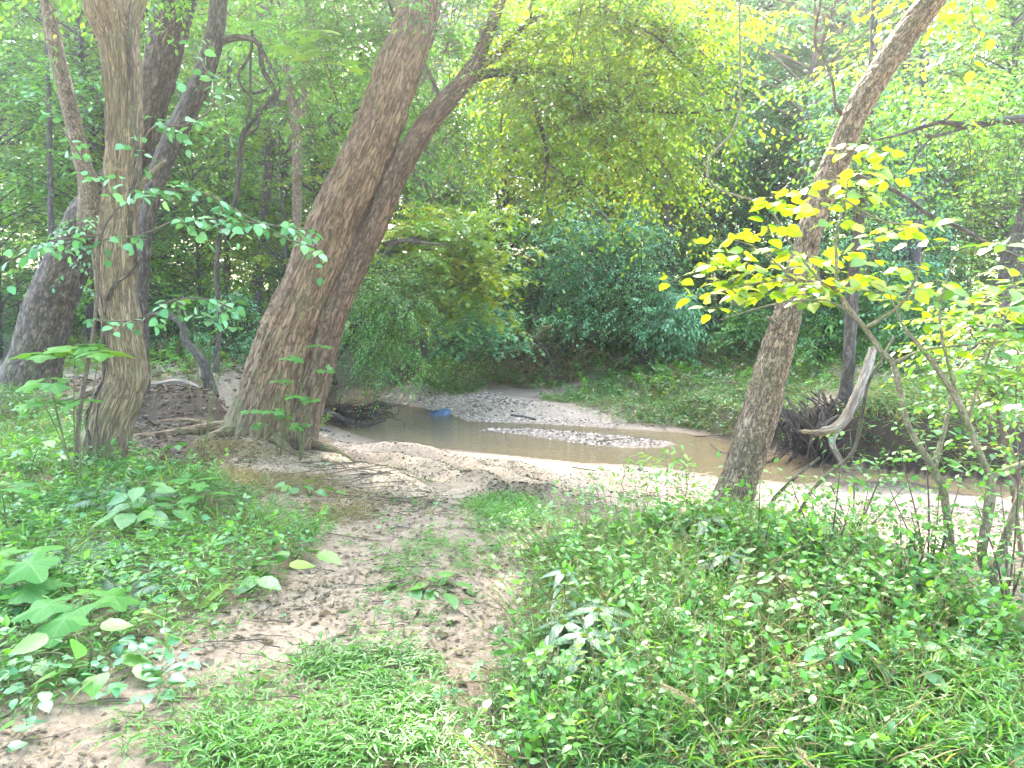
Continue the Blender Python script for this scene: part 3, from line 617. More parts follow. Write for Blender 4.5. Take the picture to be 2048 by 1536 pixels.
# --- big dark tree far left with forks
LD = 10.2
pl = [(40, 860, 78), (48, 826, 66), (62, 757, 54), (80, 690, 47), (97, 620, 44), (120, 560, 44), (148, 500, 42), (172, 440, 38), (205, 385, 34), (245, 345, 30), (278, 290, 29), (302, 215, 31), (320, 145, 33), (335, 70, 36), (350, 0, 40), (362, -90, 36), (380, -300, 28), (420, -700, 14)]
P, R = px_path(pl, LD); P[0][2] = H1(P[0][0], LD) - .1
rL = thing('rough_barked_tree', (P[1][0], LD, H1(P[1][0], LD)), 'thick dark trunk with mossy rough bark at the left edge, leaning right', 'tree')
mb = MB(); tube(mb, P, R, 100, .03, .02, 12, .35, flare=(.3, .35, 5, 2)); mb.build('trunk', M['bark_left'], rL)
P, R = px_path([(176, 470, 20), (180, 420, 22), (178, 372, 19), (168, 335, 16), (157, 290, 15), (137, 205, 15), (120, 137, 14.5), (106, 68, 14), (95, 0, 14), (80, -90, 13), (60, -300, 9)], LD - .2)
mb = MB(); tube(mb, P, R, 50, .03, .008, 22, .3); mb.build('limb', M['bark_r'], rL)
mbl = MB(); mbw = MB(); c1 = np.array([at(350, -100, LD), at(95, -100, LD)])
fan(rng, mbl, mbw, c1, 30, 1.8, (-200, 600, -800, -100, 8.5, 13), 'oval', .1, k=9)
fan(rng, mbl, mbw, np.array([at(150, 500, LD)]), 8, .8, (90, 220, 360, 640, 9.3, 9.7), 'oval', .075, k=7, tl=.4, nt=6)
crown2(mbl, M['leaf_blue'], mbw, M['twig'], rL)
# --- dark leaning trunk behind tree A
DD = 9.6
pd = [(284, 790, 17), (284, 740, 15), (283, 650, 13), (285, 560, 13), (290, 480, 14), (300, 410, 16), (320, 340, 19), (345, 280, 20), (375, 220, 20), (405, 155, 19), (426, 85, 18), (436, 20, 17), (440, -80, 16), (445, -300, 10)]
P, R = px_path(pd, DD); P[0][2] = H1(P[0][0], DD) - .1
rD = thing('dark_leaning_tree', (P[1][0], DD, H1(P[1][0], DD)), 'smooth dark trunk leaning right just behind the nearest left trunk', 'tree')
mb = MB(); tube(mb, P, R, 60, .03, .007, 18, .4); mb.build('trunk', M['bark_dark'], rD)
mb = MB(); P, R = px_path([(428, 90, 10), (450, 80, 7), (478, 75, 6), (505, 79, 5.5), (519, 90, 5)], DD); tube(mb, P, R, 12, .04, .003, 30); mb.build('branch', M['bark_dark'], rD)
mbl = MB(); mbw = MB(); fan(rng, mbl, mbw, np.array([at(440, -100, DD)]), 16, 1.5, (250, 650, -500, 60, 9, 11.5), 'oval', .08, k=10); crown2(mbl, M['leaf'], mbw, M['twig'], rD)
mb = MB()
for pts in ([(519, 88, 5), (526, 137, 5), (550, 178, 4.6), (545, 200, 4.6), (523, 219, 5), (500, 245, 5), (489, 270, 6.5), (480, 300, 5.5), (478, 342, 5), (470, 400, 5), (455, 440, 4.5), (441, 480, 4.5), (436, 560, 5), (440, 640, 5), (430, 745, 6)],
            [(506, 60, 2.5), (500, 110, 3), (478, 147, 3), (484, 172, 3), (502, 188, 3), (530, 180, 3), (545, 170, 2.6)], [(500, 112, 2.6), (503, 160, 2.6), (500, 215, 3), (492, 262, 4)], [(519, 90, 3), (545, 130, 3), (558, 170, 2.5), (548, 205, 3)],
            [(520, 219, 4), (515, 250, 3.4), (494, 270, 4)]):
    P, R = px_path(pts, DD + .2); tube(mb, P + rng.normal(0, .01, P.shape), R, 10, .03, .003, 30)
tag(mb.build('looping_vine', M['bark_dark']), 'dark looping vine hanging below a branch between the left trunks', 'vine')

# --- right leaning tree
RD = 5.6
pr = [(1440, 1075, 52), (1450, 1040, 46), (1464, 1000, 40), (1482, 950, 37), (1496, 905, 38), (1510, 860, 38), (1524, 810, 37), (1538, 756, 35), (1553, 701, 33), (1568, 650, 29), (1578, 610, 27), (1592, 560, 26), (1608, 511, 26), (1621, 456, 26), (1640, 402, 26), (1661, 347, 26), (1686, 292, 27), (1706, 237, 25), (1731, 190, 26), (1760, 146, 26), (1793, 95, 26), (1828, 47, 26), (1862, 0, 25), (1925, -90, 23), (2010, -260, 19), (2080, -560, 10)]
P, R = px_path(pr, RD); P[0][2] = H1(P[0][0], RD) - .1
rR = thing('slanting_tree', (P[1][0], RD, H1(P[1][0], RD)), 'slim slanting tree with scaly grey brown bark right of the creek path', 'tree')
mb = MB(); PR, RR = tube(mb, P, R, 110, .014, .010, 24, .4, flare=(.15, .3, 4, 1)); mb.build('trunk', M['bark_r'], rR)
for pts in ([(1555, 655, 7), (1543, 640, 5), (1534, 634, 3)], [(1640, 405, 6), (1660, 395, 4), (1690, 385, 3)]):
    mb = MB(); P, R = px_path(pts, RD - .1); tube(mb, P, R, 12, .02, .003, 40); mb.build('stub', M['bark_r'], rR)
mbw = MB(); mbl = MB()
for pts in ([(1643, -40, 2.6), (1641, 0, 2.6), (1630, 80, 2.6), (1650, 120, 3), (1665, 164, 3), (1672, 212, 3.2), (1690, 232, 4)],):
    P, R = px_path(pts, RD + .1); mb = MB(); tube(mb, P, R, 8, .04); mb.build('branch', M['twig'], rR)
c1 = np.array([at(1900, -60, RD), at(2010, -260, RD)])
fan(rng, mbl, mbw, c1, 30, 1.3, (1500, 2400, -900, -60, 4.5, 8), 'oval', .08, k=10)
fan(rng, mbl, mbw, c1, 7, 1.0, (1700, 1960, 20, 200, 6.2, 7.2), 'broad', .085, k=5, nt=4, tl=.35)
crown2(mbl, M['leaf_yel'], mbw, M['twig'], rR)

# --- slender hanging vine, right of centre
P, R = px_path([(1478, -30, 2), (1480, 110, 2), (1479, 219, 2.2), (1461, 270, 2.2), (1420, 314, 2.3), (1417, 358, 2.2), (1446, 382, 2.2), (1490, 396, 2), (1534, 409, 1.8), (1600, 425, 1.5)], 6.2)
mb = MB(); tube(mb, P, R, 8, .04); tag(mb.build('hanging_vine', M['stem_tan']), 'long thin vine hanging and hooking sideways left of the slanting tree', 'vine')

# ------------------------------------------------------------------ sapling with sunlight yellow in its leaf colour and stems, right foreground
def rosettes(mbl, mbw, rng, pts, D, n=5, size=.12, kind='broad', stalk=.06, dj=.25, tilt=.25, rs=0.):
    for (px, py) in pts:
        c_ = at(px, py, D + rng.uniform(-dj, dj)); m = n + rng.integers(-1, 2); a = rng.random() * 6.28 + np.arange(m) * 2 * PI / m
        A = np.stack([np.cos(a), np.sin(a), rng.normal(-.12, .2, m)], 1); O = np.repeat(c_[None], m, 0) + A * stalk
        thin(mbw, np.stack([np.repeat(c_[None], m, 0), O], 1), .0015)
        leaves(mbl, kind, O, A + rng.normal(0, .12, A.shape), np.array([0, 0, 1.]) + rng.normal(0, tilt, A.shape), size * (.7 + .5 * rng.random(m)), np.clip(rng.random(m) * .8 + .12 + rs, 0, 1))
YD = 4.1
ry = thing('sunlit_sapling', at(1919, 1200, YD), 'forked sapling with sun glow coloured into its yellow green leaves before the slanting tree', 'sapling')
ry.location.z = H1(ry.location.x, YD)
b0 = at(1919, 1195, YD); b0[2] = H1(b0[0], YD) - .03
P, R = px_path([(1901, 1087, 8.5), (1891, 1007, 8), (1884, 975, 7.5), (1866, 935, 7), (1840, 894, 6.6), (1815, 847, 6), (1800, 785, 6), (1786, 726, 5.6), (1764, 704, 5.5), (1731, 657, 5), (1702, 624, 6), (1672, 580, 5), (1643, 566, 4), (1590, 560, 3.2), (1500, 568, 2.4), (1420, 590, 1.6)], YD)
P = np.vstack([b0, P]); R = np.r_[.032, R]
mb = MB(); tube(mb, P, R, 20, .02, .002, 40, .3); mb.build('stem', M['stem_tan'], ry)
for pts in ([(1866, 937, 8, 0), (1880, 890, 5, .1), (1893, 840, 4.4, .15), (1905, 780, 4, .2), (1913, 745, 3, .25), (1960, 690, 2, .3)], [(1672, 585, 4), (1673, 520, 3.4), (1672, 470, 3), (1690, 400, 2.4, .1), (1700, 330, 1.8, .1)],
            [(1731, 657, 4), (1800, 610, 3, -.1), (1830, 560, 2.4, -.2), (1850, 500, 1.8, -.3)], [(1786, 726, 4), (1850, 700, 3), (1930, 690, 2.2), (2040, 680, 1.6)], [(1643, 566, 3), (1590, 500, 2.4, .1), (1560, 450, 2, .1), (1530, 400, 1.4, .1)],
            [(1700, 622, 3), (1640, 600, 2.2), (1540, 610, 1.8), (1440, 640, 1.2)], [(1590, 560, 2.4), (1520, 500, 1.8), (1470, 480, 1.3)], [(1690, 400, 2.2), (1760, 440, 2), (1820, 450, 1.5)]):
    P, R = px_path(pts, YD); mb = MB(); tube(mb, P, R, 10, .04, .001, 40); mb.build('branch', M['stem_tan'], ry)
mbl = MB(); mbw = MB()
ypts = [(1700, 300), (1760, 310), (1720, 345), (1790, 350), (1700, 360), (1600, 375), (1560, 400), (1590, 420), (1640, 410), (1550, 445), (1690, 440), (1530, 470), (1480, 470), (1510, 500), (1560, 500), (1600, 505), (1640, 520), (1700, 500), (1730, 480), (1740, 515), (1470, 505), (1440, 525), (1410, 540), (1500, 545), (1550, 540), (1590, 560), (1640, 550), (1680, 560), (1460, 570), (1400, 590), (1520, 580), (1570, 590), (1620, 590), (1350, 560), (1720, 555), (1760, 570), (1800, 460), (1840, 480), (1860, 450), (1820, 530), (1870, 560), (1790, 600), (1820, 575), (1850, 590), (1660, 360), (1740, 300), (1730, 390)]
rosettes(mbl, mbw, rng, ypts, YD, 5, .088, 'broad', rs=.1, tilt=.5)
rosettes(mbl, mbw, rng, [(x + rng.normal(0, 24), y + rng.normal(0, 18)) for x, y in ypts[::2]], YD + .1, 4, .08, 'broad', rs=.0, tilt=.5)
rosettes(mbl, mbw, rng, [(rng.uniform(1380, 1760), rng.normal(555, 30)) for _ in range(26)], YD + .2, 4, .09, 'broad', rs=.1)
rosettes(mbl, mbw, rng, [(rng.uniform(1840, 2080), rng.uniform(560, 760)) for _ in range(34)], YD, 4, .085, 'broad', rs=-.25)
crown2(mbl, M['leaf_yel'], mbw, M['twig_green'], ry)
# second forked sapling further right
SD = 3.95
b0 = at(1978, 1240, SD); b0[2] = H1(b0[0], SD) - .03
r2 = thing('bare_stemmed_sapling', (b0[0], b0[1], b0[2] + .03), 'pale crooked double stemmed sapling at the right edge', 'sapling')
P, R = px_path([(1982, 1157, 12), (1964, 1105, 10), (1975, 1035, 10), (1981, 985, 10), (1979, 956, 8), (1957, 901, 7), (1935, 847, 8), (1917, 806, 7.5), (1891, 763, 7), (1862, 719, 6), (1840, 693, 5), (1800, 640, 3), (1770, 560, 2)], SD)
mb = MB(); tube(mb, np.vstack([b0, P]), np.r_[.045, R], 22, .02, .003, 40, .3); mb.build('stem', M['stem_tan'], r2)
for pts in ([(1980, 1160, 10), (2000, 1110, 9), (2030, 1020, 8), (2060, 940, 7)], [(1980, 955, 7), (2010, 940, 6), (2050, 925, 5.5), (2100, 900, 5)], [(1935, 847, 4), (1960, 760, 3.4), (1990, 680, 2.6), (2030, 600, 1.6)], [(1917, 806, 4), (1880, 640, 3), (1905, 520, 2)]):
    P, R = px_path(pts, SD); mb = MB(); tube(mb, P, R, 14, .03, .002, 40); mb.build('branch', M['stem_tan'], r2)
mbl = MB(); mbw = MB()
rosettes(mbl, mbw, rng, [(rng.uniform(1830, 2120), rng.uniform(640, 960)) for _ in range(60)], SD + .15, 4, .06, 'broad')
rosettes(mbl, mbw, rng, [(rng.uniform(1960, 2120), rng.uniform(480, 700)) for _ in range(22)], SD, 4, .085, 'broad')
crown2(mbl, M['leaf_big'], mbw, M['twig_green'], r2)
# dark fallen branch with fork
b0 = atz(1552, 995, -.45)
r3 = thing('leaning_dead_branch', b0, 'dark crooked dead branch leaning through the shrubs right of the slanting tree', 'branch')
for nm, pts, D in (('stick', [(1540, 1012, 5), (1552, 993, 4.6), (1580, 965, 4), (1613, 936, 4), (1640, 915, 3)], 5.6), ('stick', [(1595, 1030, 4), (1625, 980, 4), (1660, 945, 4.2), (1702, 909, 4.4), (1718, 865, 4.2), (1724, 829, 4), (1738, 763, 3.8), (1764, 719, 3.4), (1789, 672, 3)], 4.9)):
    P, R = px_path(pts, D); mb = MB(); tube(mb, P, R, 12, .03, .003, 40); mb.build(nm, M['bark_left'], r3)
# thin understory shrub with small pale leaves, right
for q, (bx, by, lab, pp) in enumerate([
    (1700, 1110, 'twiggy shrub with small leaves crossing the sand near the right dead branch', [(1640, 930), (1700, 860), (1650, 1000), (1780, 900), (1740, 960), (1600, 960), (1720, 1040), (1820, 960), (1760, 1030)]),
    (1640, 1200, 'bare branching twiggy shrub rising before the water on the right', [(1560, 1020), (1620, 980), (1680, 940), (1700, 1010), (1600, 1080), (1660, 1060), (1740, 1000), (1580, 960)]),
    (1850, 1215, 'thin twiggy shrub between the two right sapling stems', [(1800, 900), (1850, 860), (1880, 960), (1820, 1020), (1900, 1040), (1780, 980), (1930, 930), (1870, 1080)]),
    (2010, 1250, 'tangle of fine dark twigs at the foot of the right edge sapling', [(1950, 1000), (2000, 960), (2040, 900), (2060, 1060), (1930, 1090), (2030, 1130), (1980, 1130), (2000, 1050)]),
    (1500, 1170, 'leafy dark twiggy weed just right of the slanting tree foot', [(1480, 1000), (1520, 960), (1540, 1040), (1460, 1060), (1570, 1080)]),
    (1580, 1330, 'tall thin dark stemmed weed standing in the right hand undergrowth', [(1560, 1150), (1600, 1130), (1630, 1180), (1540, 1200), (1660, 1160)]),
    (1790, 1270, 'low leafy twiggy shrub beside the pink sand on the right', [(1700, 1080), (1760, 1090), (1820, 1110), (1690, 1150), (1840, 1160), (1860, 1060), (1800, 1020)])]):
    D = 1.6 * F / (by - 600); b0 = at(bx, by, D); b0[2] = H1(b0[0], D)
    r4 = thing('twiggy_shrub', b0, lab, 'shrub'); mbw = MB(); mbl = MB()
    for (x, y) in pp:
        P = np.array([b0, at(bx * .6 + x * .4 + 8, by * .5 + y * .5, D + .05), at(x, y, D + rng.uniform(-.25, .35))]); tube(mbw, P, np.array([.006, .005, .002]), 6, .06)
        Q, _ = smooth_poly(P, np.ones(3), .06); Q = Q[len(Q) // 3:]
        twigs(mbl, mbw, rng, Q, nrm(rng.normal(0, 1, Q.shape) * np.array([1, 1, .4])), .22, 5, .1, 'oval', .042, wr=.0015, wide=1.2)
    mbl.build('foliage', M['leaf'] if q else M['leaf_big'], r4); mbw.build('stems', M['twig'], r4)
# small-leaved spray layers at the right edge
for lab, box, D, mt, kd, sz in (('layered small leaved bush filling the right edge above the water', (1860, 2120, 700, 960, 4.6, 5.6), 5.2, 'leaf', 'oval', .05),
                                ('light green leafy shrub spreading behind the two right saplings', (1780, 2150, 520, 760, 6.0, 7.4), 6.6, 'leaf_yel', 'oval', .065)):
    b0 = at(2060, 1000, D); b0[2] = H1(b0[0], D); r5 = thing('leafy_shrub', b0, lab, 'shrub'); mbl = MB(); mbw = MB()
    P = np.array([b0, b0 + [-.1, 0, .5], at(1990, 800, D), at(1940, 660, D)]); tube(mbw, P, np.array([.02, .016, .01, .005]), 8, .08)
    fan(rng, mbl, mbw, P[1:], 16, 1.0, box, kd, sz, k=9, tl=.45, nt=9); mbl.build('foliage', M[mt], r5); mbw.build('stems', M['twig'], r5)
# dark branch across right edge and arching branch
rb = thing('overhanging_bough', at(2200, 215, 9), 'dark horizontal bough reaching in from the upper right edge', 'bough')
mbw = MB(); mbl = MB()
P, R = px_path([(2300, 200, 12), (2048, 237, 9), (1990, 243, 7), (1939, 252, 8), (1884, 245, 5), (1840, 256, 4), (1793, 270, 3), (1730, 285, 2)], 9); tube(mbw, P, R, 12, .05, .004, 30)
for pts in ([(1939, 252, 4), (1870, 272, 3), (1850, 270, 3)], [(1885, 245, 3), (1920, 215, 2.5), (1935, 200, 2)], [(1990, 243, 3), (2010, 200, 2), (2048, 150, 1.6)], [(1900, 246, 2), (1840, 300, 2), (1800, 380, 1.5)]):
    P, R = px_path(pts, 9); tube(mbw, P, R, 8, .05)
O = np.array([at(rng.uniform(1760, 1980), rng.uniform(200, 420), 9 + rng.uniform(-.3, .3)) for _ in range(70)])
D_ = nrm(np.stack([rng.normal(0, .8, 70), rng.normal(0, .3, 70), rng.normal(-.4, .6, 70)], 1)); tt = np.linspace(0, 1, 6)[None, :, None]
thin(mbw, O[:, None] + D_[:, None] * tt * .7 + rng.normal(0, .02, (70, 6, 3)), .004, .0015)
mbw.build('branch', M['bark_dark'], rb)
fan(rng, mbl, MB(), np.array([at(1900, 245, 9)]), 14, 1.5, (1780, 2100, 120, 330, 8.7, 9.8), 'oval', .07, k=9, nt=9); mbl.build('foliage', M['leaf'], rb)
P, R = px_path([(1690, 340, 3), (1764, 369, 4), (1811, 394, 4), (1855, 427, 4), (1921, 456, 4), (1975, 486, 3.6), (2048, 520, 3), (2120, 560, 3)], 6.3)
mb = MB(); tube(mb, P, R, 8, .05); tag(mb.build('arching_branch', M['bark_dark']), 'thin dark branch arching down to the right from behind the slanting tree', 'branch')

# ------------------------------------------------------------------ left foreground saplings with big leaves
def seedling(name, lab, base_px, D, tips, kind, size, mat, n=4, group=None, stem=.006, hz=None, tilt=.22, petiole=.09, rs=0.):
    b0 = at(base_px[0], base_px[1], D); b0[2] = H1(b0[0], D)
    r_ = thing(name, b0, lab, 'plant', group); mbl = MB(); mbw = MB()
    for k_, (x, y) in enumerate(tips):
        e = at(x, y, D + rng.uniform(-.12, .12)); mid = (b0 + e) / 2 + np.array([rng.normal(0, .03), 0, .05])
        tube(mbw, np.array([b0 + rng.normal(0, .01, 3) * [1, 1, 0], mid, e]), np.array([stem, stem * .8, stem * .5]), 7, .05)
        a = rng.random() * 6.28 + np.arange(n) * 2 * PI / n + rng.normal(0, .25, n)
        A = np.stack([np.cos(a), np.sin(a), rng.normal(.0, .12, n)], 1); O = e[None] + A * petiole + [0, 0, .0]
        thin(mbw, np.stack([np.repeat(e[None], n, 0), O], 1), .0022, .0016)
        leaves(mbl, kind, O, A + [0, 0, -.15], np.array([0, 0, 1.]) + rng.normal(0, tilt, A.shape), size * (.75 + .45 * rng.random(n)), np.clip(rng.random(n) * .5 + .2 + rs, 0, 1))
    mbl.build('leaves', M[mat], r_); mbw.build('stem', M['twig_green'], r_); return r_
seedling('broad_leaved_seedling', 'tall seedling with large bright lobed leaves left of the near trunk', (150, 940), 5.9, [(85, 705), (150, 690), (200, 700)], 'tulip', .2, 'leaf_big', 4, rs=.35, petiole=.05)
seedling('broad_leaved_seedling', 'seedling with two tiers of lobed leaves below the tall bright one', (160, 945), 5.7, [(100, 760), (85, 800), (150, 800)], 'tulip', .17, 'leaf_big', 3)
seedling('broad_leaved_seedling', 'large lobed seedling cut by the left edge beneath the dark trunk', (20, 1050), 4.6, [(0, 975), (30, 1040)], 'tulip', .17, 'leaf_big', 4)
seedling('broad_leaved_seedling', 'biggest lobed leaf cluster at the left edge, low over the ground cover', (40, 1230), 3.6, [(40, 1110), (20, 1165)], 'tulip', .2, 'leaf_big', 4)
seedling('broad_leaved_seedling', 'flat spread lobed leaf cluster in the lower left ground cover', (180, 1280), 3.3, [(165, 1195)], 'tulip', .2, 'leaf_big', 4)
seedling('broad_leaved_seedling', 'seedling with soft green leaves in front of the near trunk base', (285, 1060), 4.7, [(265, 1020), (330, 1015), (300, 1060)], 'broad', .17, 'leaf_big', 4)
seedling('broad_leaved_seedling', 'tiered sapling with paired leaves right beside the near trunk base', (285, 1020), 4.9, [(285, 965), (285, 985), (290, 1005)], 'broad', .13, 'leaf_big', 5)
seedling('broad_leaved_seedling', 'upright lobed seedling between the two left trunks at the bank edge', (400, 1010), 5.2, [(395, 960), (410, 985)], 'tulip', .16, 'leaf_big', 3)
seedling('broad_leaved_seedling', 'pointed bright leaf seedling on the left side of the bare path', (500, 1190), 3.9, [(490, 1155), (545, 1140)], 'broad', .19, 'leaf_big', 3, rs=.2)
seedling('broad_leaved_seedling', 'small drooping leaf seedling hanging over the path edge', (590, 1150), 4.3, [(580, 1090), (610, 1105)], 'broad', .14, 'leaf_big', 3, rs=.2)
seedling('broad_leaved_seedling', 'pale seedling in the dry grass below the massive leaning tree', (620, 1010), 6., [(620, 975), (650, 985), (590, 970)], 'broad', .12, 'leaf_big', 4)
seedling('broad_leaved_seedling', 'yellow green seedling growing in the middle strip of the path', (840, 1200), 3.95, [(830, 1165), (880, 1175), (905, 1185)], 'broad', .12, 'leaf_big', 4, rs=.25)
seedling('broad_leaved_seedling', 'dark leaved seedling near the bottom left corner', (180, 1400), 2.95, [(150, 1270), (190, 1330), (60, 1310), (225, 1325)], 'broad', .13, 'leaf', 4)
seedling('climbing_seedling', 'lobed vine leaves against the base of the massive leaning tree', (560, 880), 7.9, [(500, 820), (560, 760), (585, 790), (545, 820), (580, 715), (640, 690)], 'tulip', .11, 'leaf_big', 4, petiole=.05)
seedling('climbing_seedling', 'green lobed leaves trailing up the cleft at the foot of the massive leaning tree', (600, 885), 7.9, [(620, 800), (650, 740), (520, 850), (600, 850), (570, 830)], 'tulip', .09, 'leaf_big', 4, petiole=.04, tilt=.5)
# long thin horizontal leafy branches reaching across between the left trunks
b0 = at(150, 960, 6.1); b0[2] = H1(b0[0], 6.1)
r_ = thing('spreading_sapling', b0, 'thin sapling with long horizontal leafy branches crossing between the left trunks', 'sapling'); mbl = MB(); mbw = MB()
P, R = px_path([(150, 950, 5), (160, 820, 4.6), (190, 640, 4), (200, 480, 3.6), (230, 420, 3)], 6.1); tube(mbw, P, R, 8, .05)
for pts in ([(200, 480), (280, 470), (360, 440), (450, 440), (540, 450), (620, 460)], [(230, 420), (290, 385), (350, 380), (430, 395), (450, 440)], [(190, 640), (270, 640), (350, 600), (420, 600), (470, 620)], [(200, 470), (120, 480), (60, 500), (10, 530)], [(230, 400), (160, 310), (80, 190)], [(260, 380), (300, 260), (370, 250), (430, 200), (390, 90)], [(430, 395), (560, 470), (640, 500)]):
    P, R = px_path([(x, y, 1.8) for x, y in pts], 6.0 + rng.uniform(-.15, .15)); tube(mbw, P, R, 6, .06)
    Q, _ = smooth_poly(P, np.ones(len(P)), .085); n = len(Q); T = nrm(np.gradient(Q, axis=0)); S = nrm(np.cross(T, [0, 0, 1.]) + 1e-6)
    for sg in (1, -1):
        kp = rng.random(n) < .55; twigs(mbl, mbw, rng, Q[kp], S[kp] * sg + T[kp] * .5 + rng.normal(0, .3, Q[kp].shape), .2 * (.4 + rng.random(kp.sum())), 3, .35, 'broad', .085, .45, wr=.0018)
mbl.build('leaves', M['leaf_blue'], r_); mbw.build('stem', M['twig'], r_)
seedling('understory_spray', 'drooping oval leaves between the two left trunks above the brown bank', (400, 850), 7., [(350, 600), (420, 640), (450, 600), (385, 630), (460, 655)], 'broad', .13, 'leaf_big', 3, stem=.004)
seedling('understory_spray', 'large hanging leaves in the bright haze left of the massive leaning tree', (600, 880), 8., [(615, 70), (590, 95), (640, 60), (700, 130), (630, 105)], 'tulip', .2, 'leaf_yel', 3, stem=.003)

# ferns
def fern(mbl, mbw, b0, nf, L, rngl):
    for q in range(nf):
        a = q * 2 * PI / nf + rngl.uniform(-.3, .3); tt = np.linspace(0, 1, 24); l = L * rngl.uniform(.7, 1.1)
        d = np.array([math.cos(a), math.sin(a), 0]); P = b0 + d * (tt * l * .85)[:, None] + np.array([0, 0, 1.]) * (l * (.75 * tt - .62 * tt ** 2))[:, None]
        thin(mbw, P[None, ::3], .003, .001); T = nrm(np.gradient(P, axis=0)); S = nrm(np.cross(T, [0, 0, 1.])); U = np.cross(S, T)
        sz = l * .2 * np.sin(np.clip(tt * .93 + .07, 0, 1) * PI) ** .6 + .006
        for sg in (1, -1): leaves(mbl, 'lance', P[2:], S[2:] * sg + T[2:] * .3, U[2:] + rngl.normal(0, .1, U[2:].shape), sz[2:], rngl.random(22) * .6 + .2, 1.4)
for px, py, D, L, nf, lab in ((250, 985, 5.2, .42, 9, 'dark fern clump growing against the near left trunk base'), (195, 965, 5.6, .34, 7, 'small fern left of the near trunk base'), (150, 1120, 4.2, .4, 7, 'fern with arching fronds amid the left ground cover'), (250, 1190, 3.7, .34, 5, 'pale fern frond clump in the lower left ground cover'), (225, 1120, 4.3, .3, 5, 'shaded upright fern right of the arching fronds')):
    b0 = at(px, py, D); b0[2] = H1(b0[0], D) + .01; r_ = thing('fern', b0, lab, 'fern', 'ferns on the left bank'); mbl = MB(); mbw = MB(); fern(mbl, mbw, b0, nf, L, rng); mbl.build('fronds', M['fern'], r_); mbw.build('stalks', M['twig_green'], r_)
# whorled long-leaved weeds
def whorled(lab, px, py_top, py_base, tiers=3, size=.2, mat='iron', bud=True, name='whorled_weed'):
    D = 1.6 * F / (py_base - 600); b0 = at(px, py_base, D); b0[2] = H1(b0[0], D); tp = at(px + 6, py_top, D)
    r_ = thing(name, b0, lab, 'weed', 'long leaved weeds in the right undergrowth'); mbl = MB(); mbw = MB()
    tube(mbw, np.array([b0, (b0 + tp) / 2 + [.01, 0, 0], tp]), np.array([.005, .004, .003]), 7, .05); mbw.build('stem', M['twig_green'], r_)
    for q in range(tiers):
        c_ = tp + (b0 - tp) * (q * .2); m = 6 if q == 0 else 4; a = rng.random() * 6.28 + np.arange(m) * 2 * PI / m
        A = np.stack([np.cos(a), np.sin(a), np.full(m, .12)], 1)
        leaves(mbl, 'lance', np.repeat(c_[None], m, 0), A, np.array([0, 0, 1.]) + rng.normal(0, .12, A.shape), size * (.7 + .5 * rng.random(m)), rng.random(m), 1.7)
    mbl.build('leaves', M[mat], r_)
    if bud:
        mb = MB(); n = 60; d = nrm(rng.normal(0, 1, (n, 3))); d[:, 2] = abs(d[:, 2]) * .6
        leaves(mb, 'quad', tp + d * .008, d, nrm(rng.normal(0, 1, (n, 3))), .014, .5 + rng.random(n) * .4); mb.build('bud_cluster', M['leaf_yel'], r_)
whorled('weed with whorled long leaves and a green bud left of centre undergrowth', 1190, 1222, 1330, 3, .19)
whorled('whorled weed overlapping the front left side of its taller neighbour', 1120, 1245, 1345, 3, .18)
whorled('lowest whorled weed with bluish long leaves in the lower centre', 1163, 1272, 1380, 3, .2)
whorled('slim budding weed standing by the path edge among straw stalks', 1122, 1145, 1290, 4, .12)
whorled('whorled weed with wide open leaves right of the slanting tree base', 1450, 1110, 1200, 3, .23)
whorled('shaded whorled weed just in front of the slanting tree base', 1412, 1035, 1120, 3, .2)
whorled('pale leaved weed in the middle right ground cover', 1405, 1260, 1340, 3, .11, 'pale', False)
whorled('bleached drooping weed near the bottom right of centre', 1370, 1460, 1530, 3, .12, 'pale', False)
whorled('small pale topped weed further right in the ground cover', 1640, 1290, 1360, 3, .1, 'pale', False)
for q, (px, base, tips, lab, kd, sz, mt) in enumerate([(1560, 1290, [(1500, 1180), (1560, 1150), (1610, 1200)], 'oval leaved weed in the middle of the right undergrowth', 'oval', .11, 'leaf_big'), (1700, 1420, [(1660, 1300), (1740, 1320), (1700, 1270)], 'broad leaved weed above the dark gap in the lower right', 'broad', .10, 'leaf_blue'),
        (1880, 1440, [(1830, 1330), (1900, 1300), (1960, 1350)], 'oval leaved weed toward the bottom right corner', 'oval', .12, 'leaf_big'), (1250, 1500, [(1220, 1420), (1290, 1430)], 'round leaved weed at the bottom centre right', 'heart', .08, 'leaf_blue'), (1620, 1150, [(1590, 1060), (1650, 1040), (1700, 1080)], 'pointed leaf weed behind the thin dark stemmed weed', 'broad', .10, 'leaf_big'),
        (1950, 1560, [(1900, 1450), (1980, 1440), (2030, 1480)], 'rounded leaf weed in the bottom right corner', 'broad', .10, 'leaf_blue'), (60, 1000, [(30, 900), (90, 880), (130, 910)], 'leafy weed at the foot of the dark left edge trunk', 'broad', .11, 'leaf'), (330, 960, [(300, 900), (350, 890)], 'small weed against the bulging left trunk foot', 'broad', .09, 'leaf_big')]):
    seedling('leafy_weed', lab, (px, base), 1.6 * F / (base - 600), tips, kd, sz, mt, 5, stem=.004, petiole=.03, tilt=.4)
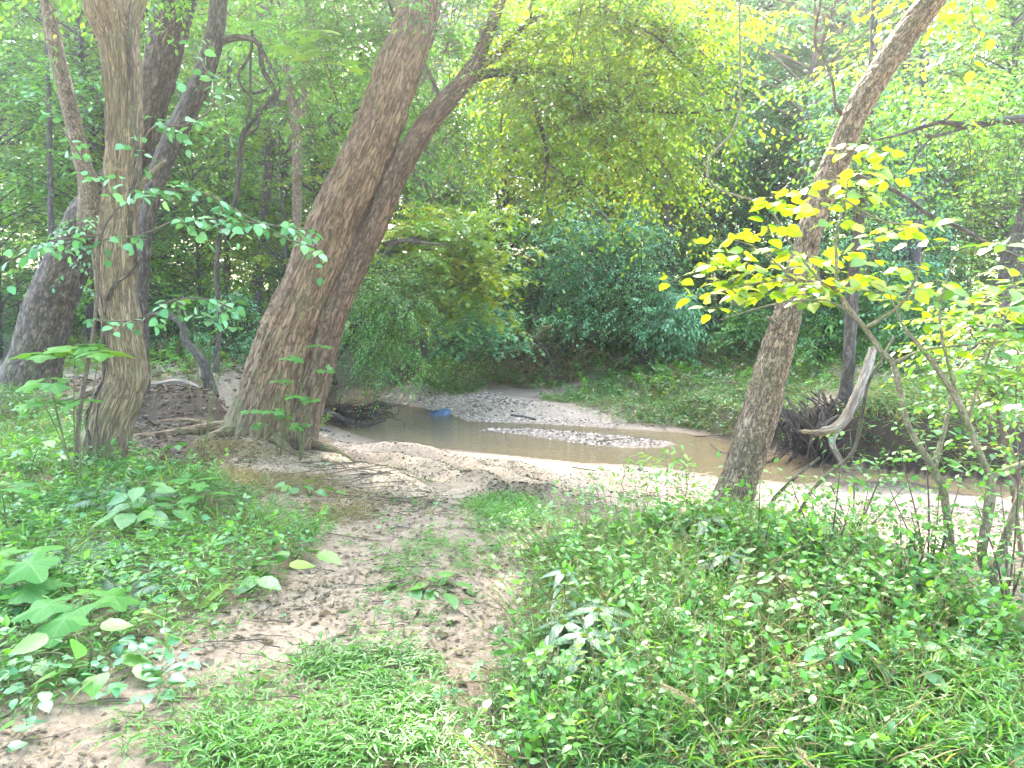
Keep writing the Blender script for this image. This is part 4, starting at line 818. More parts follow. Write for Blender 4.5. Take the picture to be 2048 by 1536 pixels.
# tall airy weeds before the sand
for q, (px, top, base, lab) in enumerate([(1338, 900, 1065, 'tall airy weed rising in front of the pale sand'), (1372, 915, 1080, 'dark stemmed airy weed left of the slanting tree'), (1245, 925, 1055, 'leafy stalk at the left end of the tall weeds'), (1200, 960, 1050, 'leaning purplish weed at the sand edge'), (1300, 940, 1060, 'middle one of the tall weeds before the sand'), (1720, 1000, 1180, 'tall leafy stalk before the pink sand on the right')]):
    D = 1.6 * F / (base - 600); b0 = at(px, base, D); b0[2] = H1(b0[0], D); tp = at(px + rng.uniform(-10, 10), top, D)
    r_ = thing('tall_weed', b0, lab, 'weed', 'tall weeds at the sand edge'); mbl = MB(); mbw = MB()
    Q = b0 + (tp - b0) * np.linspace(0, 1, 14)[:, None] + rng.normal(0, .008, (14, 3)); thin(mbw, Q[None], .004, .0018)
    Q = Q[3:]; D_ = nrm(np.stack([rng.normal(0, 1, 11), rng.normal(0, 1, 11), np.full(11, .5)], 1)); twigs(mbl, mbw, rng, Q, D_, .16, 5, .1, 'lance', .07, wide=1.8, wr=.0015)
    mbl.build('leaves', M['leaf'], r_); mbw.build('stem', M['twig'], r_)
# rounded-leaflet creeping plant and seeding grass stalks
for px, py, sc_, lab in ((1100, 1420, 1., 'mat of pale rounded leaflets in the bottom centre'), (1135, 1340, .8, 'small pale leaflet sprig beneath the whorled weeds'), (1230, 1400, .7, 'leaflet sprig to the right of the pale mat')):
    D = 1.6 * F / (py + 30 - 600); b0 = at(px, py + 30, D); b0[2] = H1(b0[0], D); r_ = thing('creeping_plant', b0, lab, 'plant', 'pale leaflet plants'); mbl = MB(); mbw = MB()
    n = int(26 * sc_); O = b0 + np.stack([rng.normal(0, .12 * sc_, n), rng.normal(0, .12 * sc_, n), np.full(n, .05)], 1); D_ = nrm(np.stack([rng.normal(0, 1, n), rng.normal(0, 1, n), np.full(n, .35)], 1))
    twigs(mbl, mbw, rng, O, D_, .13, 4, .2, 'heart', .026, .25, True, wr=.001); mbl.build('leaves', M['leaf_blue'], r_); mbw.build('stems', M['twig_green'], r_)
def seedhead(lab, pts, head, D):
    P, R = px_path([(x, y, 1.6) for x, y in pts], D); r_ = thing('grass_seed_stalk', P[0], lab, 'grass stalk', 'seeding grass stalks'); mbw = MB(); tube(mbw, P, R, 6, .03); mbw.build('stalk', M['straw'], r_)
    mb = MB(); Q, _ = smooth_poly(P, R, .006); Q = Q[int(len(Q) * head):]; n = len(Q); T = nrm(np.gradient(Q, axis=0))
    for _ in range(4): leaves(mb, 'quad', Q, T + rng.normal(0, .35, (n, 3)), rng.normal(0, 1, (n, 3)), .022, .5 + .5 * rng.random(n), .6)
    mb.build('seed_head', M['straw'], r_)
seedhead('bent pale grass stalk with a feathery seed head in the bottom right', [(1475, 1560), (1440, 1480), (1400, 1420), (1365, 1390), (1335, 1376)], .72, 2.3)
seedhead('pale feathery grass head at the bottom edge right of centre', [(1700, 1600), (1650, 1560), (1620, 1530), (1600, 1505)], .4, 2.15)
seedhead('dry grass stalk rising in front of the path edge weeds', [(1130, 1240), (1128, 1160), (1100, 1080), (1095, 1050)], .8, 4.2)

# ------------------------------------------------------------------ creek objects
def log_(name, lab, cat, pts, z, mat='bark_dark', r=1., amp=.004, lift=0.):
    P = np.array([atz(x, y, z) for x, y, _ in pts]); R = np.array([q[2] * p[1] / F for q, p in zip(pts, P)]) * r
    for p in P: p[2] = max(H1(p[0], p[1]), WZ - .01) + .3 * R[0] + lift
    mb = MB(); tube(mb, P, R, 16, .04, amp, 25, .2); o = mb.build(name, M[mat]); tag(o, lab, cat); return o
log_('stick', 'short dark stick at the tip of the gravel bar', 'stick', [(750, 806, 3), (765, 809, 4), (782, 812, 3)], WZ)
log_('stick', 'dark straight stick at the water edge of the gravel bar', 'stick', [(1022, 838, 3), (1045, 840, 3.6), (1070, 843, 3)], WZ)
log_('stick', 'thin dark twig poking out of the brown water', 'stick', [(1422, 888, 2), (1435, 900, 2), (1460, 908, 2)], WZ)
log_('stick', 'pale weathered stick lying across the sandy path', 'stick', [(965, 1047, 5), (985, 1046, 6), (1008, 1044, 5)], -.03, 'driftwood')
log_('stick', 'brown stick half hidden in the middle of the path grass', 'stick', [(1040, 1090, 4), (1065, 1092, 5), (1105, 1097, 4)], 0, 'bark_left')
log_('stick', 'thin stick lying in the leaf debris on the near sand', 'stick', [(1146, 920, 2), (1160, 925, 2), (1190, 931, 2)], -.55, 'bark_dark')
log_('fallen_log', 'long pale fallen log behind the left trunks', 'log', [(110, 800, 9), (200, 785, 8), (297, 773, 8), (380, 775, 7), (455, 783, 6)], .38, 'driftwood', lift=.03)
log_('stick', 'grey stick lying over the lower left bank', 'stick', [(275, 1262, 4), (290, 1275, 5), (308, 1288, 4)], .03, 'driftwood')
# blue rock
mb = MB(); c_ = atz(878, 829, WZ); th, ph = np.meshgrid(np.linspace(0, 2 * PI, 25)[:-1], np.linspace(0, PI / 1.7, 10)); v = np.stack([np.cos(th) * np.sin(ph) * .24, np.sin(th) * np.sin(ph) * .16, np.cos(ph) * .13 - .02], -1).reshape(-1, 3)
v *= (1 + .2 * fbm(v * 9 + 3, 3))[:, None]; v[:, 2] += v[:, 0] * .25
i = np.arange(9)[:, None] * 24; j = np.arange(24)[None]; mb.add(v + c_, [np.stack([i + j, i + (j + 1) % 24, i + 24 + (j + 1) % 24, i + 24 + j], -1).reshape(-1, 4)])
bmx = bpy.data.materials.new('slate_blue_wet'); t = nodes(bmx); b = nd(t, 'ShaderNodeBsdfPrincipled'); b.inputs['Roughness'].default_value = .35
t.links.new(ramp(t, noise_(t, nd(t, 'ShaderNodeTexCoord').outputs['Object'], 9, 4), [(.3, (.02, .05, .10)), (.7, (.07, .13, .22))]), b.inputs['Base Color']); t.links.new(b.outputs[0], nd(t, 'ShaderNodeOutputMaterial').inputs[0])
tag(mb.build('rock', bmx), 'slate blue rock sitting in the shallow creek', 'rock')
# brush pile by the leaning tree
c_ = atz(700, 845, -.6); r_ = thing('brush_pile', c_, 'tangle of dark sticks at the waterline right of the leaning tree', 'brush')
P = np.array([atz(650, 835, -.5) + [0, 0, .1], atz(700, 852, WZ) + [0, 0, .08], atz(735, 853, WZ) + [0, 0, .03], atz(771, 849, WZ) + [0, 0, .1]]); mb = MB(); tube(mb, P, np.array([.07, .05, .035, .03]), 12, .05, .006, 20); mb.build('log', M['bark_dark'], r_)
n = 220; O = atz(672, 838, -.64) + np.stack([rng.normal(.1, .38, n), rng.normal(-.1, .3, n), rng.random(n) * .26], 1); D_ = nrm(np.stack([rng.normal(.6, .6, n), rng.normal(0, .6, n), rng.normal(.0, .25, n)], 1)); tt = np.linspace(0, 1, 6)[None, :, None]
mb = MB(); Pp = O[:, None] + D_[:, None] * tt * rng.uniform(.2, .6, (n, 1, 1)) + rng.normal(0, .02, (n, 6, 3)); Pp[..., 2] = np.maximum(Pp[..., 2], WZ - .02); thin(mb, Pp, .010, .003); mb.build('sticks', M['root'], r_)
# undercut right bank: root wad, driftwood log, tree
RW = atz(1672, 900, -.3); RW = at(1672, 880, 10.4)
r_ = thing('root_tangle', (RW[0], 10.5, WZ), 'dark tangled roots hanging from the undercut bank over the water', 'roots')
mb = MB(); n = 300
st = np.stack([at(1672, 800, 10.7)[0] + rng.normal(0, .45, n), 10.75 + rng.normal(0, .12, n), .02 + rng.normal(-.15, .2, n)], 1)
en = st + np.stack([rng.normal(-.02, .3, n), -rng.random(n) * .45, -.25 - rng.random(n) * .65], 1); en[:, 2] = np.maximum(en[:, 2], WZ - .02)
tt = np.linspace(0, 1, 9)[None, :, None]; Pp = st[:, None] * (1 - tt) + en[:, None] * tt; Pp[..., 1] -= (.25 * np.sin(tt[..., 0] * PI)); Pp += np.cumsum(rng.normal(0, .02, Pp.shape), 1); Pp[..., 2] = np.maximum(Pp[..., 2], WZ - .05)
thin(mb, Pp, rng.uniform(.006, .03, n), .003); mb.build('fine_roots', M['root'], r_)
mb = MB()
for q in range(12):
    a = at(rng.uniform(1640, 1710), 828, 10.7); e = at(rng.uniform(1590, 1750), rng.uniform(890, 945), 10.2 + rng.uniform(-.15, .15)); m_ = (a + e) / 2 + [rng.normal(0, .15), -.15, .12]; tube(mb, np.array([a, m_, e]), np.array([.06, .045, .015]), 10, .05, .006, 20)
mb.build('thick_roots', M['root'], r_)
r_ = thing('driftwood_log', at(1690, 850, 11.), 'bleached curved log with a split end lodged on the right bank roots', 'log')
P, R = px_path([(1745, 700, 9, .8), (1735, 735, 10, .5), (1722, 770, 10, .2), (1708, 805, 11, .05), (1690, 838, 11, 0), (1668, 858, 11, -.05), (1640, 864, 10, -.1)], 10.15); mb = MB(); tube(mb, P, R, 36, .03, .008, 20, .1); mb.build('trunk', M['driftwood'], r_)
P, R = px_path([(1672, 856, 10, -.1), (1664, 885, 7, -.2), (1672, 905, 6, -.3), (1690, 935, 5, -.35), (1702, 950, 4, -.4)], 10.2); mb = MB(); tube(mb, P, R, 20, .03, .005, 20, .1); mb.build('broken_limb', M['driftwood'], r_)
P, R = px_path([(1672, 862, 7, -.25), (1640, 866, 8, -.3), (1612, 864, 6, -.3), (1592, 862, 2, -.3)], 10.25); mb = MB(); tube(mb, P, R * [1, 1, 1, 1], 14, .02, .015, 30, .1); mb.build('split_end', M['bark_main'], r_)

def bgtree(name, lab, pts, D, mat='bark_dark', ns=26, crown=None, forks=(), grp=None, amp=.012):
    P, R = px_path(pts, D); g = H1(P[0][0], P[0][1]); P[0][2] = min(P[0][2], g - .1)
    if P[0][2] > g: P[0][2] = g - .1
    r_ = thing(name, (P[0][0], P[0][1], g), lab, 'tree', grp)
    mb = MB(); tube(mb, P, R, ns, .09, amp, 10, .25, flare=(.3, .3, 5, 1)); mb.build('trunk', M[mat], r_)
    for fk in forks:
        P, R = px_path(fk, D); mb = MB(); tube(mb, P, R, 14, .09, amp * .5, 10, .25); mb.build('limb', M[mat], r_)
    if crown:
        mbl = MB(); mbw = MB(); bx, n, L, kd, sz, mt = crown
        fan(rng, mbl, mbw, P, n, L, (*bx, D - 1.5, D + 1.5), kd, sz, k=11, tl=.9, nt=12); crown2(mbl, M[mt], mbw, M['twig'], r_)
    return r_
bgtree('bank_tree', 'slender dark tree rising from the roots on the undercut right bank', [(1668, 845, 17), (1676, 815, 14), (1691, 785, 13), (1698, 719, 12), (1702, 628, 13), (1710, 530, 12), (1722, 420, 11), (1730, 300, 10), (1745, 150, 9), (1750, -60, 8)], 10.9, crown=((1560, 1900, 60, 420), 26, 1.6, 'oval', .08, 'leaf'))
bgtree('bank_tree', 'stout dark trunk across the creek on the grassy bank', [(1408, 700, 22), (1406, 680, 19), (1404, 600, 18), (1404, 500, 18), (1405, 400, 18), (1408, 310, 17), (1412, 150, 15), (1415, -60, 13)], 24, forks=([(1408, 330, 9), (1460, 220, 7), (1520, 60, 5)],), crown=((1250, 1600, 180, 460), 30, 2.4, 'oval', .13, 'leaf'))
bgtree('bank_tree', 'slimmer dark trunk immediately right of the stout one across the creek', [(1449, 678, 14), (1448, 640, 12), (1444, 560, 12), (1440, 450, 11), (1438, 300, 9), (1440, 40, 8)], 25.5)
bgtree('bank_tree', 'thin leaning trunk left of the stout trunk across the creek', [(1338, 650, 7), (1342, 600, 6.5), (1341, 512, 6.5), (1338, 430, 6), (1330, 380, 5.6), (1322, 260, 5), (1300, 60, 4)], 21, crown=((1200, 1440, 200, 430), 18, 2.2, 'oval', .12, 'leaf_yel'))
bgtree('bank_tree', 'dark trunk right of the bank tree with the driftwood', [(1792, 680, 13), (1794, 640, 12), (1800, 560, 11), (1806, 440, 10), (1812, 250, 9), (1815, 20, 8)], 19)
bgtree('bank_tree', 'left one of the two thin trunks seen under the sunlit leaves', [(1753, 668, 9), (1753, 620, 8), (1752, 540, 8), (1750, 400, 7), (1756, 100, 6)], 20)
bgtree('bank_tree', 'dark trunk behind the forked sapling on the right', [(1822, 690, 15), (1824, 640, 13), (1828, 560, 12), (1835, 400, 11), (1850, 100, 9)], 18)
bgtree('bank_tree', 'big dark trunk leaning right near the right edge', [(1915, 800, 34), (1930, 748, 28), (1955, 690, 26), (1990, 620, 25), (2020, 540, 24), (2060, 420, 22), (2110, 200, 18)], 12.5, crown=((1850, 2150, 0, 420), 26, 1.9, 'oval', .09, 'leaf'))
bgtree('woodland_tree', 'pale forked trunk between the left trunks and the leaning tree', [(596, 700, 12), (596, 600, 10), (595, 500, 9), (594, 342, 10), (592, 260, 12), (588, 215, 10), (575, 160, 7), (565, 0, 6)], 15, mat='bark_r', forks=([(594, 260, 9), (604, 215, 8), (612, 160, 6), (620, 0, 5)],), crown=((480, 720, -60, 200), 18, 1.6, 'oval', .1, 'leaf'))
bgtree('woodland_tree', 'thin dark sapling trunk near the left edge behind the pale limb', [(106, 720, 7), (104, 600, 6), (102, 427, 6), (99, 300, 5.4), (98, 205, 5), (90, 20, 4)], 14)
bgtree('woodland_tree', 'crooked dark small tree arching between the left trunks', [(424, 752, 11), (410, 733, 10), (393, 706, 9), (372, 684, 8), (366, 655, 7), (357, 642, 6.4), (338, 631, 6), (310, 628, 5), (285, 640, 4)], 12.5, forks=([(358, 645, 4), (362, 620, 3.6), (366, 590, 3)],), amp=.008)
bgtree('woodland_tree', 'straight dark trunk visible right of the tan near trunk', [(452, 735, 8), (450, 640, 7), (455, 500, 6.5), (452, 350, 6), (460, 100, 5)], 18)
bgtree('woodland_tree', 'short dark trunk in shade left of the leaning tree base', [(505, 738, 14), (507, 690, 12), (512, 620, 11), (520, 500, 10), (540, 300, 9), (545, 60, 7)], 17)
bgtree('woodland_tree', 'grey trunk behind the tangled vine on the left', [(655, 720, 16), (655, 600, 14), (660, 450, 13), (665, 300, 12), (670, 60, 10)], 20)

# named foliage masses over the creek
def fshrub(lab, base_px, zb, D, box, n, L, kd, sz, mt, arms, group=None, nt=14, k=12, tl=.6, droop=.3, name='creekside_shrub', **kw):
    b0 = at(base_px, 760, D); b0[2] = H1(b0[0], D); r_ = thing(name, b0, lab, 'shrub', group); mbl = MB(); mbw = MB(); ps_ = []
    for pts in arms:
        P, R = px_path(pts, D); P = np.vstack([b0, P]); R = np.r_[R[0] * 1.2, R]; tube(mbw, P, R, 8, .1, .003, 20); ps_.append(P[1:])
    fan(rng, mbl, mbw, np.vstack(ps_), n, L, box, kd, sz, k=k, tl=tl, nt=nt, droop=droop, **kw); mbl.build('foliage', M[mt], r_); mbw.build('stems', M['bark_dark'], r_)
fshrub('dense small leaved green bush drooping to the water right of the leaning tree', 610, 0, 13.5, (690, 860, 590, 770, 12.6, 15), 60, 1.2, 'oval', .05, 'leaf', [[(640, 690, 5), (740, 640, 3), (820, 620, 2)], [(640, 640, 4), (720, 560, 3)]], nt=16, tl=.55, droop=.7)
fshrub('olive green spray hanging between leaning tree and the bright maple leaves', 605, 0, 14, (740, 900, 500, 640, 13, 15), 34, 1.2, 'oval', .06, 'leaf_yel', [[(720, 640, 4), (780, 560, 3)]], tl=.6, rshift=-.25)
fshrub('bright maple leaved bough mass hanging over the creek bend', 580, 0, 15.5, (790, 1040, 400, 650, 14, 17), 90, 1.5, 'maple', .14, 'leaf_yel', [[(680, 600, 6), (800, 540, 5), (900, 530, 4), (960, 560, 3)], [(760, 520, 4), (840, 470, 3)]], nt=8, k=8, rshift=.15)
fshrub('low maple leaved boughs reaching down to the gravel bar', 1120, 0, 18.4, (850, 1010, 600, 715, 15.5, 18), 30, 1.3, 'maple', .12, 'leaf_blue', [[(1080, 690, 4), (1000, 640, 3)]], nt=8, k=8, rshift=.1)
fshrub('fine bluish green small tree on the bank across the creek', 1290, 0, 18.5, (1060, 1340, 410, 690, 17, 20.5), 120, 1.6, 'oval', .075, 'leaf_blue', [[(1281, 700, 7), (1265, 640, 6), (1234, 560, 5), (1180, 500, 3)], [(1290, 650, 6), (1281, 606, 5), (1266, 505, 4.6), (1233, 455, 4), (1196, 420, 3)], [(1281, 606, 3), (1284, 500, 3), (1270, 420, 2)]], nt=15)
fshrub('bronze leaved thicket at the top of the gravel bar', 1060, 0, 19, (940, 1220, 650, 775, 17.5, 20), 60, 1.1, 'oval', .06, 'leaf_red', [[(1040, 720, 4), (1000, 680, 3)], [(1100, 720, 4), (1150, 690, 3)]], nt=12)
fshrub('pale green sapling cluster left of the stout trunk', 1330, 0, 17.5, (1270, 1400, 560, 720, 16.5, 19), 26, 1.1, 'lance', .12, 'leaf_blue', [[(1340, 690, 4), (1350, 620, 3)]], nt=12, wide=2.)
fshrub('fresh green bush under the stout trunks on the far bank', 1480, 0, 17, (1440, 1560, 590, 700, 16, 18), 26, 1.1, 'oval', .09, 'leaf', [[(1480, 690, 4), (1500, 640, 3)]], nt=12)
fshrub('leafy bush behind the slender bank tree on the right', 1640, 0, 15.5, (1580, 1780, 560, 740, 14.5, 17), 44, 1.2, 'oval', .085, 'leaf', [[(1640, 700, 4), (1660, 620, 3)]], nt=13)
fshrub('bright bush behind the driftwood log on the right bank', 1800, 0, 14.5, (1740, 2000, 600, 770, 13.4, 16), 50, 1.2, 'oval', .085, 'leaf', [[(1800, 720, 4), (1840, 640, 3)], [(1820, 720, 4), (1930, 660, 3)]], nt=13)

# ------------------------------------------------------------------ background woods: shared variants, copied
def crown_variant(seed, Hh, z0, rad, nc, nt, k, size, kind, mat, tmat, tr, tl=.9):
    g = np.random.default_rng(seed); r_ = bpy.data.objects.new('x', None)
    mb = MB(); lean = g.normal(0, .04, 2); zs = np.linspace(-.3, Hh * .93, 9); P = np.stack([lean[0] * zs + .12 * np.sin(zs * .6 + seed), lean[1] * zs, zs], 1)
    tube(mb, P, np.linspace(tr, tr * .2, 9), 12, .4, tr * .08, 8, .3, flare=(.3, .3, 4, 1)); mbl = MB(); mbw = MB()
    u = g.random(nc); zc = z0 + (Hh - z0) * u; a = g.random(nc) * 2 * PI; prof = np.sin(np.clip((u * .85 + .12), 0, 1) * PI) ** .6
    rr = rad * prof * np.sqrt(g.uniform(.15, 1, nc)); E = np.stack([np.cos(a) * rr, np.sin(a) * rr, zc], 1); E[:, :2] += np.interp(zc, P[:, 2], P[:, 0])[:, None] * [1, 0]
    zb = np.clip(zc - rr * .45, .3 * Hh * 0 + .2, None); B = np.stack([np.interp(zb, P[:, 2], P[:, 0]), np.interp(zb, P[:, 2], P[:, 1]), zb], 1)
    tt = np.linspace(0, 1, 7)[None, :, None]; Pb = B[:, None] * (1 - tt) + E[:, None] * tt; Pb[..., 2] += .1 * rr[:, None] * np.sin(tt[..., 0] * PI); Pb += np.cumsum(g.normal(0, .02, Pb.shape), 1)
    thin(mbw, Pb, np.full(nc, tr * .28), tr * .05)
    s = (.35 + .65 * g.random((nc, nt))) * 5.99; ai = s.astype(int); f = (s - ai)[..., None]; ii = np.arange(nc)[:, None]
    O = (Pb[ii, ai] * (1 - f) + Pb[ii, ai + 1] * f).reshape(-1, 3); T = nrm(Pb[ii, ai + 1] - Pb[ii, ai]).reshape(-1, 3); S = nrm(np.cross(T, [0, 0, 1.]) + 1e-6)
    D = T * .5 + S * np.where(g.random(len(O)) < .5, -1, 1)[:, None] + g.normal(0, .3, O.shape)
    twigs(mbl, mbw, g, O, D, tl * (.5 + .7 * g.random(len(O))), k, .3, kind, size, wr=.006, rbase=np.repeat(g.random(nc), nt), wide=1.1)
    return mb, mbl, mbw, mat, tmat
def make_variant(name, lab, cat, group, *a):
    mb, mbl, mbw, mat, tmat = crown_variant(*a); r_ = thing(name, (0, 0, 0), lab, cat, group)
    mb.build('trunk' if cat == 'tree' else 'stem', M[tmat], r_); crown2(mbl, M[mat], mbw, M[tmat], r_, 'crown' if cat == 'tree' else 'foliage'); return r_
TV = [make_variant('forest_tree', '-', 'tree', '-', 21, 17, 4.5, 3.6, 110, 14, 9, .17, 'quad', 'leaf', 'bark_dark', .19, 1.1),
      make_variant('forest_tree', '-', 'tree', '-', 22, 15, 3.2, 3.2, 110, 14, 9, .15, 'quad', 'leaf_yel', 'bark_dark', .15, 1.1),
      make_variant('forest_tree', '-', 'tree', '-', 23, 19, 5.5, 4.0, 115, 14, 9, .18, 'quad', 'leaf_blue', 'bark_r', .22, 1.2)]
UV_ = [make_variant('understory_tree', '-', 'tree', '-', 31, 6.5, 1.0, 2.0, 60, 12, 9, .11, 'quad', 'leaf', 'bark_dark', .06, .8),
       make_variant('understory_tree', '-', 'tree', '-', 32, 5.5, .8, 1.9, 60, 12, 9, .10, 'oval', 'leaf_blue', 'bark_dark', .05, .8),
       make_variant('understory_tree', '-', 'tree', '-', 33, 7.5, 1.5, 2.2, 60, 12, 9, .11, 'quad', 'leaf_yel', 'bark_dark', .06, .8)]
SV = [make_variant('forest_bush', '-', 'bush', '-', 41, 2.1, .15, 1.2, 36, 10, 8, .085, 'quad', 'leaf', 'bark_dark', .025, .5),
      make_variant('forest_bush', '-', 'bush', '-', 42, 1.7, .1, 1.1, 34, 10, 8, .08, 'quad', 'leaf_blue', 'bark_dark', .02, .5),
      make_variant('forest_bush', '-', 'bush', '-', 43, 1.3, .08, .9, 30, 10, 8, .08, 'quad', 'leaf_dark', 'bark_dark', .02, .45)]
used = set()
LM = [(150, 'near the left edge'), (300, 'behind the two left trunks'), (520, 'right of the two left trunks'), (800, 'behind the massive leaning tree'), (1000, 'beyond the creek bend'), (1300, 'behind the bluish bank tree'), (1500, 'around the stout bank trunk'), (1700, 'behind the slanting tree'), (1900, 'behind the sunlit sapling'), (9999, 'toward the right edge')]
placed = []
def place(proto, x, y, s, rz, kindname):
    o = proto if proto.name not in used else copy_tree(proto); used.add(proto.name)
    o.location = (x, y, H1(x, y)); o.rotation_euler = (0, 0, rz); o.scale = (s, s, s * random.uniform(.92, 1.1))
    mtn = {'leaf': 'mid green', 'leaf_yel': 'yellow green', 'leaf_blue': 'blue green', 'leaf_dark': 'dark green'}[next(m for m, q in M.items() if q == next(c for c in o.children if c.name.startswith(('crown', 'foliage'))).data.materials[0])]
    px = 1024 + F * x / y; lm = next(t_ for a, t_ in LM if px < a) if y > 5 else 'unseen behind the viewer, added for shade'; dw = 'close' if y < 19 else ('middle distance' if y < 28 else 'distant')
    placed.append((f'{mtn} {kindname} {lm}', dw, px, o)); o['group'] = kindname + 's of the surrounding woods'
def finish_labels():
    by = {}
    for b_, dw, px, o in placed: by.setdefault((dw, b_), []).append((px, o))
    for (dw, b_), L_ in by.items():
        L_.sort(key=lambda q: q[0]); n = len(L_)
        for i_, (px, o) in enumerate(L_):
            pre = '' if n == 1 else (('left hand ', 'right hand ')[i_] if n == 2 else ('leftmost ' if i_ == 0 else ('rightmost ' if i_ == n - 1 else ('middle ' if n == 3 else f'{("second", "third", "fourth", "fifth", "sixth", "seventh")[i_ - 1]} from left '))))
            o['label'] = pre + dw + ' ' + b_
random.seed(5)
pos = []
def scat(n, Dlo, Dhi, sp, xr=(-.8, .8), excl=None):
    out = []; tries = 0
    while len(out) < n and tries < 20000:
        tries += 1; y = random.uniform(Dlo, Dhi); x = y * random.uniform(*xr)
        if excl and excl(x, y): continue
        if all((x - a) ** 2 + (y - b) ** 2 > sp * sp for a, b in out): out.append((x, y))
    return out
def ex(x, y):
    px = 1024 + F * x / y
    lim = 13.5 if px < 640 else (27 if px < 1000 else (22.5 if px < 1300 else (20 if px < 1620 else 15.5)))
    return y < lim
for k_, (x, y) in enumerate(scat(56, 16, 46, 2.8, excl=lambda x, y: ex(x, y - 3))): place(TV[k_ % 3], x, y, random.uniform(.8, 1.15), random.uniform(0, 6.28), 'broadleaf tree')
for k_, (x, y) in enumerate(scat(62, 14, 36, 2.0, excl=ex)): place(UV_[k_ % 3], x, y, random.uniform(.75, 1.25), random.uniform(0, 6.28), 'understory sapling')
for k_, (x, y) in enumerate(scat(95, 13, 34, 1.4, excl=ex)): place(SV[k_ % 3], x, y, random.uniform(.7, 1.25), random.uniform(0, 6.28), 'leafy bush')
for k_, (x, y, s_) in enumerate([(-2.8, 23.5, .92), (-.4, 26, 1.0), (2.0, 24.2, .95), (4.4, 27, 1.), (-5.2, 27, 1.05), (7.5, 30, 1.1), (1.5, 30, 1.1)]): place(TV[(2, 1, 0, 1, 0, 1, 2)[k_]], x, y, s_, k_ * 1.3, 'broadleaf tree')  # tall trees added toward the sun to shade the sand; crowns fill sky gaps
for k_, (px, y) in enumerate([(700, 24), (760, 27), (820, 27.5), (880, 25.5), (930, 23.8), (985, 22.5), (1040, 21.6), (1095, 21), (1150, 21.3), (1205, 20.6), (1255, 20.9), (1310, 20.5), (1360, 21.5), (960, 25), (1070, 23.4), (1170, 23.5), (1290, 22.8)]): place(SV[(1, 0)[k_ % 2]], (px - 1024) / F * y, y, 1.15 + .3 * (k_ % 3), k_ * 2.1, 'leafy bush')
for k_, (px, y) in enumerate([(900, 28), (1000, 27), (1120, 25), (1230, 26), (700, 28), (800, 30), (1500, 22), (1600, 21)]): place(UV_[(1, 0, 2)[k_ % 3]], (px - 1024) / F * y, y, 1.15, k_ * 2.1, 'understory sapling')
for k_, (x, y) in enumerate([(-4.5, -2.5), (4.5, -3), (0, -6.5), (-8, 3.2), (8.2, 2.2), (9, -4), (-9, -4)]): place(TV[k_ % 3], x, y, 1.05, k_ * 1.9, 'broadleaf tree')  # unseen trees around the camera, added to cut sky light on the foreground
finish_labels()
# far wood as one mass
g = np.random.default_rng(77); mbl = MB(); mbw = MB(); n = 13000
yy = g.uniform(46, 75, n); xx = yy * g.uniform(-.95, .95, n); zz = 1.5 + 26 * g.random(n) ** 1.2
gap = (fbm(np.stack([xx * .16, yy * .1, zz * .16], 1), 2) > -.45) | (zz < 16)
xx, yy, zz = xx[gap], yy[gap], zz[gap]; n = len(xx); O = np.stack([xx, yy, zz], 1)
twigs(mbl, None, g, O, nrm(g.normal(0, 1, (n, 3)) * [1, 1, .4]), 2.2, 10, .25, 'quad', .5, rbase=g.random(n))
tag(mbl.build('far_wood_foliage', M['leaf']), 'far-off mass of woodland foliage', 'woodland', kind='stuff')

# ------------------------------------------------------------------ ground cover (stuff)
def zone_pts(g, n, poly_px, zr=0., xr=None, yr=None):
    W = bm(poly_px, zr); xs = [q[0] for q in W]; ys = [q[1] for q in W]; out = np.zeros((0, 2))
    A = (max(xs) - min(xs)) * (max(ys) - min(ys)); m = 0
    while len(out) < n and m < 60:
        m += 1; q = np.stack([g.uniform(min(xs), max(xs), n), g.uniform(min(ys), max(ys), n)], 1)
        wq = np.stack([q[:, 0] * 2.2, q[:, 1] * 2.2, q[:, 0] * 0], 1); am = .13 * max(1, min(3, W[0][1] / 6))
        out = np.vstack([out, q[inside(q[:, 0] + am * (fbm(wq, 3) + .8 * g.normal(0, 1, n)), q[:, 1] + am * fbm(wq + 31, 3), W)]])
    return out[:n]
def clumpy(g, q, fr, thr, soft=.25):
    v = fbm(np.stack([q[:, 0] * fr, q[:, 1] * fr, q[:, 0] * 0 + 3], 1), 3); return q[v + g.normal(0, soft, len(q)) > thr]
def ground_xyz(q): return np.stack([q[:, 0], q[:, 1], Hf(q[:, 0], q[:, 1])], 1)
g = np.random.default_rng(5)
# stiltgrass: leaning stems with paired blades
mbl = MB(); mbw = MB()
for poly, n, fr, thr, hh in ((Z_G1, 3300, 3., -.15, .13), (Z_G1b, 700, 2.8, .05, .08), (Z_G2, 14000, 2.4, -.08, .18), (Z_G3, 11000, 2.0, -.3, .17), (Z_PATH, 900, 2.2, .3, .05)):
    q = clumpy(g, zone_pts(g, n, poly), fr, thr); O = ground_xyz(q); n_ = len(O)
    cl = fbm(np.stack([q[:, 0] * 1.1, q[:, 1] * 1.1, q[:, 0] * 0], 1) + 40, 2)
    D = nrm(np.stack([g.normal(0, .5, n_), g.normal(0, .5, n_), np.full(n_, 1.)], 1))
    twigs(mbl, mbw, g, O, D, hh * (.5 + .9 * g.random(n_)) * (1 + .5 * cl), 5, .25, 'stilt', .054, .4, False, .0011, .65, 0, 1.1, np.clip(.4 + .9 * cl, 0, 1))
q = clumpy(g, zone_pts(g, 1500, [(930, 985), (1060, 1000), (1160, 1050), (1110, 1110), (980, 1085)], -.12), 2.6, .0, .35); O = ground_xyz(q); n_ = len(O)
